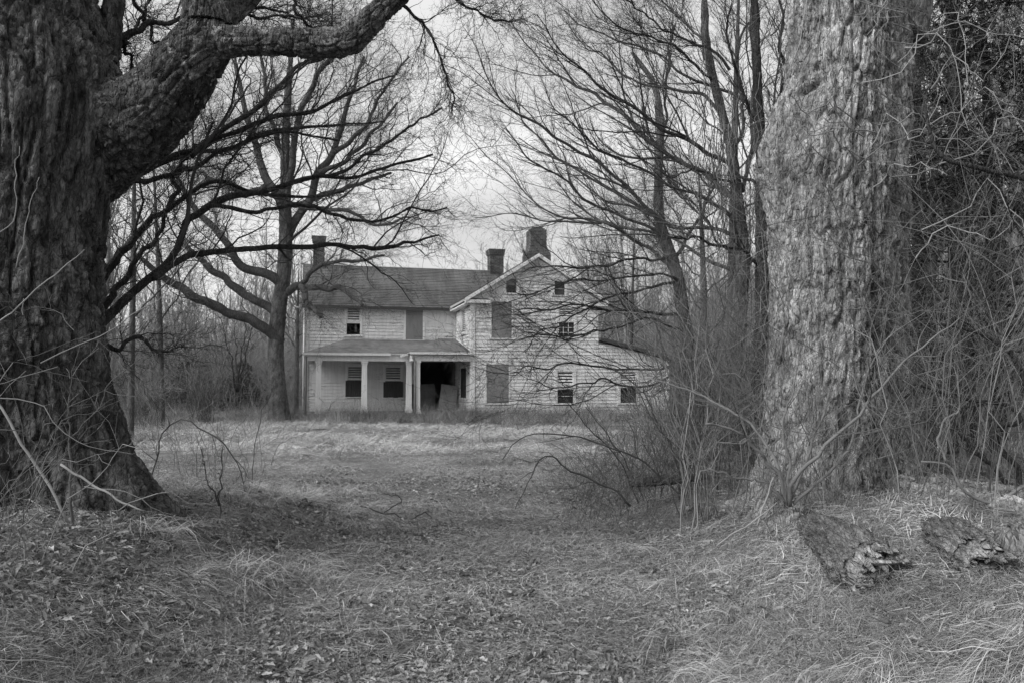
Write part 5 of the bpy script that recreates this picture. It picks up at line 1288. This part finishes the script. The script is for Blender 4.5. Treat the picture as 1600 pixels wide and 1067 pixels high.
gs = stems(70, area_px((1000, 1150), (8.6, 12.5)), (1.0, 2.4), (0.2, 0.9), (0.002, 0.005), 1480, wob=0.2)
tube_obj('thicket', branching(gs, lvb, 3), M_TWIG_MIX, None, 'stuff')['label'] = 'taller crossing shoots before the end of the lean-to'
# the tangle at the right edge
gs = stems(210, area_px((1400, 1700), (5.6, 11)), (1.0, 3.4), (0.2, 1.0), (0.002, 0.006), 1600)
def cross(n, px, py, Y, L0, r):
    out = []
    for i in range(n):
        p = at(RNG.uniform(*px), RNG.uniform(*py), RNG.uniform(*Y)); a = RNG.uniform(0, 6.283); l = RNG.uniform(*L0); rr = RNG.uniform(*r); e = RNG.normal(0, .5)
        d = np.array([math.cos(a), math.sin(a) * .6, e]); q = RNG.normal(0, .15, 3)
        out.append(guide(np.array([[*p, rr], [*(p + d * l * .35 + q * l), rr * .85], [*(p + d * l * .7 + q * l * .6 + [0, 0, -.06 * l]), rr * .6], [*(p + d * l), rr * .3]]), 12, 0.05, i + 1700))
    return out
gs += cross(125, (1400, 1640), (20, 720), (5.6, 9), (0.6, 2.2), (0.0015, 0.004))
tube_obj('thicket', branching(gs, lvb, 4), M_TWIG_MIX, None, 'stuff')['label'] = 'dense tangle of pale bare shoots at the right edge'
gs = stems(70, area_px((1170, 1440), (6.2, 6.9)), (0.3, 1.5), (0.2, 1.0), (0.0016, 0.0045), 1800)
tube_obj('thicket', branching(gs, lvb, 4), M_TWIG_MIX, None, 'stuff')['label'] = 'thin bare shoots before the foot of the pale maple'
gs = cross(110, (1030, 1260), (400, 760), (7.4, 10), (0.5, 1.6), (0.0015, 0.004))
tube_obj('thicket', branching(gs, lvb, 3), M_TWIG_MIX, None, 'stuff')['label'] = 'crossing twigs matted together left of the pale maple trunk'
gs = cross(70, (1215, 1450), (180, 760), (5.9, 6.7), (0.5, 1.5), (0.0013, 0.0032))
tube_obj('thicket', branching(gs, lvb, 3), M_TWIG_MIX, None, 'stuff')['label'] = 'fine twigs crossing in front of the pale maple trunk'
def foot():
    u = RNG.uniform(-8.5, 10); v = (VP if u < UR else VR if u < 0 else 0.0) - RNG.uniform(0.25, 1.5); return HC[0] + _uc * u - _us * v, HC[1] + _us * u + _uc * v
gs = stems(80, foot, (0.5, 1.3), (0.1, 0.9), (0.004, 0.008), 1850)
tube_obj('scrub', branching(gs, [dict(lvb[0], n=5, rmin=0.004)], 3), M_TWIG, None, 'stuff')['label'] = 'bare scrub sprouting along the foot of the house'
# hanging vines between the upright tree and the pale maple
hg = []
for i in range(90):
    px, py = RNG.uniform(1070, 1240), RNG.uniform(60, 330); Y = RNG.uniform(8.6, 11); l = RNG.uniform(60, 230); s = RNG.uniform(-35, 35)
    hg.append(guide(G((px, py, 0.9), (px + s * .3, py + l * .35, 0.8), (px + s * .5, py + l * .7, 0.7), (px + s, py + l, 0.5), Y=Y, dy=0.2), 12, 0.10, i + 1900))
tube_obj('hanging_vines', branching(hg, [dict(n=5, N=6, k=3, lf=(0.15, 0.4), ang=(20, 70), up=-0.1, trop=-0.03, wob=0.22, rmin=0.0018)], 3), M_TWIG_MIX, None, 'stuff')['label'] = 'hanging vine strands left of the pale maple'
# scrub beyond the left trunk
gs = stems(70, area_px((190, 420), (9, 16)), (0.4, 1.5), (0.2, 1.0), (0.002, 0.005), 2000)
tube_obj('thicket', branching(gs, lvb, 4), M_TWIG_MIX, None, 'stuff')['label'] = 'sparse briars in the yard right of the huge left trunk'
gs = stems(16, area_px((-60, 130), (4.6, 5.6)), (0.3, 1.2), (0.3, 1.2), (0.002, 0.006), 2100, (0.3, 1.0))
gs += cross(16, (-40, 150), (430, 780), (4.9, 5.5), (0.5, 1.3), (0.002, 0.005))
tube_obj('thicket', branching(gs, [dict(lvb[0], n=3), dict(lvb[1], n=2)], 4), M_TWIG_MIX, None, 'stuff')['label'] = 'bare shoots across the foot of the huge left trunk'

# single shrubs, canes and saplings one can pick out ------------------------------------
def canes(name, label, cat, gl, mat, lv=None, n=20, k=6, wob=0.04, seed=0, part='cane', group=None):
    b = np.array(gl[0][0][:3]); b[2] = float(height(b[0], b[1]))
    e = empty(name, b); tag(e, label, cat, group)
    gs = [guide(q * np.array([1, 1, 1, 0.62]), n, wob, seed + i) for i, q in enumerate(gl)]
    for P, R in gs: rel(link(part, mesh_np(part, *tube_batch(P[None], R[None], k, True)), mat, e), b)
    if lv: rel(tube_obj('twigs', branching(gs, lv, 3)[1:], mat, e, 'stuff'), b)
    return e
lvc = [dict(n=14, N=7, k=3, lf=(0.08, 0.32), ang=(25, 70), up=0.05, wob=0.22, rmin=0.0018), dict(n=2, N=4, k=3, lf=(0.3, 0.6), wob=0.22, rmin=0.0014)]
def gp(px, py): return ground_at(px, py)[1]
Yc = gp(1078, 786); canes('bramble', 'long arching bramble cane bowing left before the gable', 'bramble', [G((1078, 786, 2.6), (1037, 750, 2.4), (1007, 722, 2.2), (960, 700, 2), (910, 684, 1.8), (850, 677, 1.5), (825, 679, 1.3), (800, 694, 1.1), (783, 716, .9), Y=Yc, dy=-.3)], M_TWIG_DK, lvc, 26, seed=2200)
Yc = 8.2; canes('bramble', 'bowed bramble cane whose tip droops to the track edge', 'bramble', [G((985, 790, 2.8), (950, 760, 2.6), (917, 744, 2.5), (895, 735, 2.3), (870, 717, 2), (852, 713, 1.8), (837, 727, 1.5), (825, 752, 1.2), (802, 794, .9), Y=Yc, dy=-.4)], M_TWIG_DK, lvc, 26, seed=2210)
Yc = 8.6; canes('bramble', 'two dark upright bramble canes crossing the lean-to window', 'bramble', [G((1062, 780, 2.4), (1056, 720, 2.2), (1040, 680, 2), (1020, 640, 1.7), (1005, 600, 1.2), Y=Yc), G((1076, 780, 2.2), (1068, 700, 2), (1056, 650, 1.6), (1040, 600, 1), Y=Yc)], M_TWIG_DK, lvc, seed=2220)
Yc = 9.4; canes('bramble', 'thin dark cane leaning left under the middle window', 'bramble', [G((1000, 790, 2.2), (985, 760, 2), (965, 715, 1.8), (930, 680, 1.5), (895, 640, 1.2), (880, 620, .8), Y=Yc), G((1010, 790, 2), (975, 715, 1.6), (950, 680, 1.3), (915, 635, .9), Y=Yc)], M_TWIG_DK, lvc, seed=2230)
Yc = 6.5; bz = (1236, 782)
canes('shrub', 'pale forked shrub rooted before the maple with the burl', 'shrub', [
  G((1234, 790, 6), (1237, 755, 5.4), (1262, 725, 5), (1300, 690, 4.4), (1340, 650, 4), (1380, 605, 3.4), (1430, 555, 2.6), (1500, 500, 1.6), Y=Yc, dy=-.4),
  G((1240, 786, 4.6), (1290, 740, 4), (1330, 690, 3.2), (1345, 630, 2.8), (1360, 575, 2.2), (1400, 510, 1.5), Y=Yc, dy=.2),
  G((1232, 786, 5), (1222, 745, 4.6), (1205, 705, 4.2), (1180, 670, 3.6), (1140, 640, 3), (1080, 610, 2.2), (1010, 590, 1.4), Y=Yc, dy=.6),
  G((1230, 786, 5), (1215, 740, 4.4), (1180, 700, 3.6), (1150, 675, 3), (1100, 660, 2), Y=Yc, dy=-.3),
  G((1234, 780, 4.4), (1232, 720, 3.6), (1225, 660, 3), (1240, 600, 2.4), (1250, 540, 1.5), Y=Yc),
  G((1236, 780, 4), (1265, 700, 3.2), (1290, 640, 2.6), (1305, 580, 2), (1320, 530, 1.4), Y=Yc, dy=.3),
  G((1228, 786, 3.6), (1195, 755, 3), (1150, 745, 2.4), (1110, 730, 1.6), Y=Yc, dy=-.2)],
  M_TWIG_MIX, [dict(lvb[0], n=6), lvb[1]], 24, 8, 0.04, 2300, 'stem')
Yc = 5.6; canes('branch', 'thick dark bough curving across the twigs at upper right', 'branch', [G((1445, 150, 3.6), (1447, 190, 4.2), (1456, 220, 5), (1472, 246, 6), (1490, 254, 6), (1540, 265, 6.4), (1600, 277, 7), (1700, 300, 8), Y=Yc)], M_BARK_DK, [dict(lvb[0], n=9)], 34, 10, 0.02, 2400, 'bough')
Yc = 6.6; canes('shrub', 'crooked dark shrub limbs looping near the right edge', 'shrub', [
  G((1585, 790, 8), (1592, 740, 7), (1560, 700, 7), (1550, 668, 7), (1588, 660, 6.5), (1588, 645, 6), (1560, 630, 5), (1500, 622, 4), (1430, 600, 3), Y=Yc, dy=.2),
  G((1590, 780, 7), (1560, 740, 6), (1520, 700, 5), (1490, 660, 4), (1480, 620, 3), Y=Yc), G((1620, 700, 7), (1590, 565, 6), (1545, 528, 5), (1500, 510, 4), (1430, 505, 2.6), Y=Yc - .4)], M_BARK_DK, [dict(lvb[0], n=8), lvb[1]], 30, 9, 0.03, 2420, 'stem')
Yc = 5.9; canes('bramble', 'smooth grey cane looping out from the roots at lower right', 'bramble', [G((1478, 720, 3.4), (1470, 700, 3.2), (1466, 690, 3), (1475, 660, 2.6), (1500, 640, 2.2), Y=Yc), G((1690, 740, 6), (1600, 760, 5), (1555, 785, 4.4), (1510, 770, 3.6), (1478, 725, 3), (1440, 720, 2), Y=Yc)], M_TWIG_MIX, lvc, 24, 8, 0.02, 2440)
# left side
Yc = gp(113, 830); canes('sapling', 'slim dark sapling standing before the huge left trunk', 'sapling', [G((114, 836, 4.4), (110, 780, 3.8), (108, 730, 3.4), (107, 688, 3), (118, 680, 2), (150, 640, 1.6), (168, 600, 1.3), (215, 560, .9), Y=Yc), G((107, 690, 2.6), (106, 650, 1.8), (112, 600, 1.4), (122, 540, .9), Y=Yc)], M_TWIG, lvc, seed=2500)
Yc = 5.0; canes('fallen_stick', 'long pale stick propped from the ground at lower left', 'stick', [G((106, 815, 3.6), (62, 735, 3.6), (28, 680, 3.4), (-10, 625, 3.2), (-60, 560, 3), Y=Yc)], M_TWIG_PALE, None, 16, 8, 0.02, 2520)
Yc = 5.3; canes('fallen_stick', 'pale branch lying down the bank below the left roots', 'stick', [G((95, 725, 3), (140, 755, 3), (180, 775, 2.6), (225, 800, 2), Y=Yc, dy=-.1)], M_TWIG_PALE, None, 14, 7, 0.02, 2530)
Yc = 5.2; canes('sapling', 'pale bare shoot slanting up across the huge dark trunk', 'sapling', [G((-40, 530, 2.4), (20, 485, 2.2), (60, 450, 2), (90, 425, 1.7), (130, 390, 1.2), Y=Yc), G((-30, 380, 1.6), (22, 340, 1.6), (25, 270, 1.2), (30, 230, .8), Y=Yc), G((25, 420, 1.6), (40, 350, 1.4), (60, 275, .8), Y=Yc)], M_TWIG_PALE, None, 16, 6, 0.03, 2540)
Yc = gp(384, 772); canes('bramble', 'arching briar with its tip rooted beside the left bank', 'bramble', [G((232, 790, 2), (240, 722, 2), (260, 670, 2), (287, 656, 1.9), (329, 678, 1.8), (357, 701, 1.6), (376, 729, 1.4), (384, 770, 1), Y=Yc, dy=-.1)], M_TWIG_DK, lvc, seed=2560)
Yc = gp(342, 815); canes('sapling', 'thin twiggy sapling at the foot of the left bank', 'sapling', [G((341, 820, 2.4), (343, 780, 2), (346, 740, 1.5), (350, 700, .9), Y=Yc), G((342, 790, 1.8), (325, 750, 1.4), (312, 700, .9), Y=Yc)], M_TWIG_DK, lvc, seed=2580)
Yc = gp(645, 815); canes('fallen_branch', 'twiggy dead branch lying in the middle of the track', 'branch', [G((560, 790, 1.6), (600, 800, 1.6), (640, 812, 1.4), (675, 820, 1.2), Y=Yc), G((640, 812, 1.6), (665, 800, 1.4), (690, 825, 1), Y=Yc), G((600, 800, 1.4), (630, 780, 1.2), (600, 770, .8), Y=Yc)], M_TWIG_DK, lvc, seed=2600)
for px, Y, hh, lab in ((222, 27, 2.0, 'rounded grey twiggy bush in the left yard, nearer of two'), (318, 31, 2.4, 'rounded grey twiggy bush in the left yard, farther of two')):
    cx = (px - 800) / FPX * Y; gs = stems(60, area_in(cx, Y, 0.5), (0.6 * hh, hh), (0.3, 0.95), (0.006, 0.012), int(px), N=10, wob=0.15)
    bb = np.array([cx, Y, float(height(cx, Y))]); e = empty('bush', bb); tag(e, lab, 'bush', 'rounded bushes in the left yard')
    sp = branching(gs, [dict(lvb[0], n=6, rmin=0.005), dict(lvb[1], n=3, rmin=0.004)], 4)
    rel(tube_obj('stems', sp[:1], M_TWIG, e, 'stuff'), bb); rel(tube_obj('twigs', sp[1:], M_TWIG_MIX, e, 'stuff'), bb)
# pale-stemmed shrubs and an evergreen mass beyond the left yard
Yc = 36.0
for i, (px, lab) in enumerate(((300, 'pale stemmed shrub before the dark evergreens, leftmost of three'), (340, 'pale stemmed shrub before the dark evergreens, middle of three'), (372, 'shrub with two dark stems nearest the forked tree'))):
    gl = [G((px + s * 2, 612, 2.4), (px + s * 7, 575, 2), (px + s * 13, 540, 1.4), (px + s * 22, 500, .8), Y=Yc + i, dy=RNG.uniform(-1, 1)) for s in (-1.2, -.3, .6, 1.3)]
    canes('shrub', lab, 'shrub', gl, M_TWIG_DK if i == 2 else M_TWIG_PALE, [dict(n=7, N=7, k=3, lf=(0.25, 0.5), ang=(20, 50), up=0.1, wob=0.2, rmin=0.010), dict(n=4, N=4, k=3, lf=(0.3, 0.6), wob=0.2, rmin=0.008)], 14, 5, 0.2, 2700 + i * 9, 'stem', 'shrubs beyond the left yard')

def needle_mat(name, lo, hi):
    m, t, b = new_mat(name); t.links.new(ramp(t, island_random(t), [(0, lo), (1, hi)]), b.inputs['Base Color']); b.inputs['Roughness'].default_value = 0.7; return m
M_NEEDLE = needle_mat('dark_evergreen_needles', 0.045, 0.12)
def evergreen(label, base, hgt, rad, nb, per, size, name='evergreen_tree', group=None, cat='tree', low=0.05):
    b = np.array([base[0], base[1], float(height(base[0], base[1])) - 0.05]); e = empty(name, b); tag(e, label, cat, group)
    pts = np.array([[*b, 0.02 * hgt], [b[0] + .05, b[1], b[2] + hgt * .5, 0.012 * hgt], [b[0], b[1], b[2] + hgt, 0.002 * hgt]])
    rel(wood('trunk', pts, 14, 40, M_BARK_DK, e, amp=0.01, f=2, seed=7), b)
    z = hgt * (low + (0.97 - low) * RNG.random(nb)); a = RNG.uniform(0, 6.283, nb); l = rad * (1.04 - (z / hgt)) ** 0.8 * RNG.uniform(.65, 1.1, nb); N = 9
    t = np.linspace(0, 1, N); P = np.zeros((nb, N, 3)); P[..., 0] = b[0] + np.cos(a)[:, None] * l[:, None] * t; P[..., 1] = b[1] + np.sin(a)[:, None] * l[:, None] * t
    P[..., 2] = b[2] + z[:, None] + l[:, None] * (0.18 * t - 0.38 * t ** 2) ; P += RNG.normal(0, .03, P.shape) * t[None, :, None]
    R = np.repeat((0.007 * l + 0.004)[:, None], N, 1) * np.linspace(1, .3, N)
    tw, tr_ = sprout(P, R, 10, 5, t=(0.12, 1.0), lf=(0.18, 0.42), ang=(35, 70), up=-0.05, trop=-0.05, wob=0.14, rmin=0.002, fall=0.5)
    rel(tube_obj('branches', [(P, R, 4), (tw, tr_, 3)], M_BARK_DK, e, 'stuff'), b)
    K = len(tw); k = RNG.integers(0, K, per); s = RNG.random(per) * 3.999; i0 = s.astype(int); f = (s - i0)[:, None]
    c = tw[k, i0] * (1 - f) + tw[k, i0 + 1] * f; d = tw[k, i0 + 1] - tw[k, i0]; d /= np.linalg.norm(d, axis=1, keepdims=True) + 1e-9
    d = d * .6 + RNG.normal(0, .6, (per, 3)); V, lo, ct = strips(c, d, RNG.uniform(size * .6, size * 1.3, per), RNG.uniform(size * .18, size * .34, per), 0.05, 2)
    V = V.reshape(-1, 3)
    o = link('needles', mesh_np('needles', V, lo, ct, False), M_NEEDLE, e); o['kind'] = 'stuff'; rel(o, b)
    return e
_s0 = strips
def strips(base, d0, L_, w, droop, nseg=3, up=None, wob=0.1):
    K = len(base); off = base[:, 2].copy(); b2 = base.copy(); b2[:, 2] = 5.0
    V, lo, ct = _s0(b2, d0, L_, w, droop, nseg, up, wob)
    V = V.reshape(K, -1, 3); V[..., 2] += (off - 5.0)[:, None]; return V.reshape(-1, 3), lo, ct
for i, (px, Y, h, r, lab) in enumerate(((300, 50, 3.4, 3.0, 'dark evergreen bush at the left wood edge, left of the pair'), (378, 51, 3.2, 3.2, 'dark evergreen bush at the left wood edge, right of the pair'))):
    evergreen(lab, ((px - 800) / FPX * Y, Y), h, r, 90, 7000, 0.16, 'evergreen_bush', 'evergreen bushes at the left', 'bush')
for i, (px, Y, h, r, lab) in enumerate(((1500, 10.5, 8.5, 2.3, 'dark evergreen tree filling the gap right of the pale maple'), (1625, 9.5, 8.0, 2.2, 'dark evergreen tree cut off by the right edge'), (1440, 15.0, 10.5, 2.8, 'evergreen tree glimpsed farther back behind the pale maple'))):
    evergreen(lab, ((px - 800) / FPX * Y, Y), h, r, 130 if i < 2 else 90, 19000 if i < 2 else 11000, 0.095 if i < 2 else 0.13, low=0.15)

# stump, log and stones on the right bank ------------------------------------------------
M_ROT = bark_mat('rotten_pale_wood', 0.10, 0.42, 0, 0, 0.95, 1.2)
M_ROTBARK = bark_mat('weathered_log_wood', 0.08, 0.30, 0, 0, 0.95, 1.6)
def stump(label, px, py, w, h, seed, mat, lean=(0.0, 0.0), name='rotten_stump', cat='stump', jag=0.5):
    b = ground_at(px, py); r = w * b[1] / FPX / 2; H = h * b[1] / FPX
    e = empty(name, b); tag(e, label, cat)
    pts = [[b[0], b[1], b[2] - .08, r * 1.25], [b[0] + lean[0] * .3, b[1], b[2] + H * .3, r * 1.02], [b[0] + lean[0] * .7, b[1] + lean[1] * .7, b[2] + H * .7, r * .85], [b[0] + lean[0], b[1] + lean[1], b[2] + H * .96, r * .6], [b[0] + lean[0], b[1] + lean[1], b[2] + H * .99, r * .3], [b[0] + lean[0], b[1] + lean[1], b[2] + H, r * .04]]
    V, lo, ct = swept(pts, 72, 44, amp=0.018, seed=seed, f=1.6, lump=0.35)
    top = V[:, 2] > b[2] + H * .45; V[top, 2] += (vnoise(V[top] * 16, seed) - .55) * jag * H
    rel(link('stump_wood', mesh_np(name, V, lo, ct), mat, e), b); return e, b, r, H
def torn_log(label, p0, p1, r0, r1, seed, mat, nspl, name='rotten_log', sink=0.25):
    """a decayed log lying on the bank, its near end torn open"""
    a = ground_at(*p0); c = ground_at(*p1); e = empty(name, c); tag(e, label, 'log')
    d = (c - a) / np.linalg.norm(c - a); A = a + [0, 0, r0 * (1 - sink)]; C = c + [0, 0, r1 * (1 - sink)]; q = (A + C) / 2 + [RNG.normal(0, .03), 0, .03]
    pts = [[*A, r0 * .8], [*((A + q) / 2), r0 * 1.05], [*q, (r0 + r1) / 2], [*((q + C) / 2), r1 * 1.08], [*C, r1], [*(C + d * .05), r1 * .82], [*(C - d * .02), r1 * .55], [*(C - d * .12), r1 * .3], [*(C - d * .16), r1 * .05]]
    E = np.array(pts); n = 110
    P = np.vstack([resample(E[:5], 84), resample(E[4:], 26)[1:]])
    V, lo, ct = swept_raw(P, 80, amp=0.016, seed=seed, f=1.7, lump=.18)
    rim = np.abs((V - C) @ d) < .1; V[rim] += d * ((vnoise(V[rim] * 19, seed) - .6) * .16)[:, None]
    from mathutils import Matrix
    sx0 = np.cross(d, [0, 0, 1.0]); sx0 /= np.linalg.norm(sx0); Rm = np.stack([sx0, np.cross(d, sx0), d], 1)
    o = link('log_wood', mesh_np(name, (V - c) @ Rm, lo, ct), mat, e); o.rotation_euler = Matrix(Rm.tolist()).to_euler(); o.data.materials.append(M_ROT)
    mi = np.zeros(len(o.data.polygons), np.int32); mi[80 * 80:-2] = 1; o.data.polygons.foreach_set('material_index', mi)
    sx = np.cross(d, [0, 0, 1.0]); sx /= np.linalg.norm(sx); up = np.cross(sx, d)
    for i in range(nspl):
        t = RNG.uniform(0, 6.283); q = r1 * RNG.uniform(.2, .98); o = C - c + (sx * math.cos(t) + up * math.sin(t)) * q - d * RNG.uniform(-.02, .06)
        L_ = RNG.uniform(.07, .22); w = RNG.uniform(.012, .04); td = (sx * -math.sin(t) + up * math.cos(t)); nd = (sx * math.cos(t) + up * math.sin(t)) * RNG.uniform(.008, .02); g1 = d * L_ + RNG.normal(0, .02, 3)
        m = MB(); md = o + g1 * .55 + RNG.normal(0, .008, 3)
        for p0_, p1_, w0, w1 in ((o, md, w, w * .9), (md, o + g1, w * .9, w * RNG.uniform(.05, .5))):
            m.hexa([p0_ - td * w0, p0_ + td * w0, p0_ + td * w0 + nd, p0_ - td * w0 + nd, p1_ - td * w1, p1_ + td * w1, p1_ + td * w1 + nd * .5, p1_ - td * w1 + nd * .5])
        m.build('splinter', M_ROT, e)
    return e
def swept_raw(C, k, **kw):
    global resample
    keep = resample; resample = lambda p, n: np.asarray(p)
    try: return swept(C, k, len(C), **kw)
    finally: resample = keep
torn_log('rotten log with a torn pale end pointing down the right bank', (1270, 838), (1378, 928), 0.12, 0.17, 301, M_ROTBARK, 26, sink=.45)
torn_log('lichened rotten log lying near the right edge below the roots', (1470, 845), (1548, 905), 0.12, 0.12, 305, M_ROTBARK, 12, sink=.6)
stump('rounded grey stump half cut off by the right edge', 1604, 872, 70, 40, 309, M_BARK_R, (0, .1), jag=.3)
def log(label, p0, p1, r, seed, mat, Y=None, name='fallen_log'):
    a = ground_at(*p0); c = ground_at(*p1)
    if Y: a, c = at(*p0, Y), at(*p1, Y)
    b = a.copy(); e = empty(name, b); tag(e, label, 'log'); rr = r * a[1] / FPX
    q = (a + c) / 2 + RNG.normal(0, .02, 3)
    V, lo, ct = swept([[*a, rr * .8], [*((a + q) / 2), rr * 1.05], [*q, rr], [*((q + c) / 2), rr * .8], [*c, rr * .5]], 30, 60, amp=0.008, seed=seed, f=2, lump=.2)
    V[:, 2] += 0 if Y else rr * .3
    rel(link('log_wood', mesh_np(name, V, lo, ct), mat, e), b); return e
log('broken grey log lying in the scrub under the lean-to', (984, 755), (1105, 744), 6.5, 320, M_BARK_MID, 8.6)
log('dark rotting branch half buried at lower left of the track', (228, 972), (340, 985), 7, 322, M_BARK_DK)
log('dark bark slab lying flat on the track', (722, 974), (830, 982), 6, 324, M_BARK_DK)
log('pale grey limb half sunk in grass at the bottom left', (262, 1040), (330, 1048), 7, 326, M_BARK_MID)
canes('fallen_stick', 'white barkless stick standing slantwise left of the forked shrub', 'stick', [G((1183, 822, 2.4), (1190, 800, 2.4), (1200, 770, 2.2), (1209, 745, 1.6), Y=5.9)], M_TWIG_PALE, None, 10, 7, 0.01, 2800)
canes('fallen_stick', 'long thin stick lying on the slope below the forked shrub', 'stick', [G((1120, 852, 2), (1150, 830, 2), (1185, 808, 1.8), (1215, 785, 1.2), Y=5.7)], M_TWIG_PALE, None, 12, 6, 0.02, 2810)
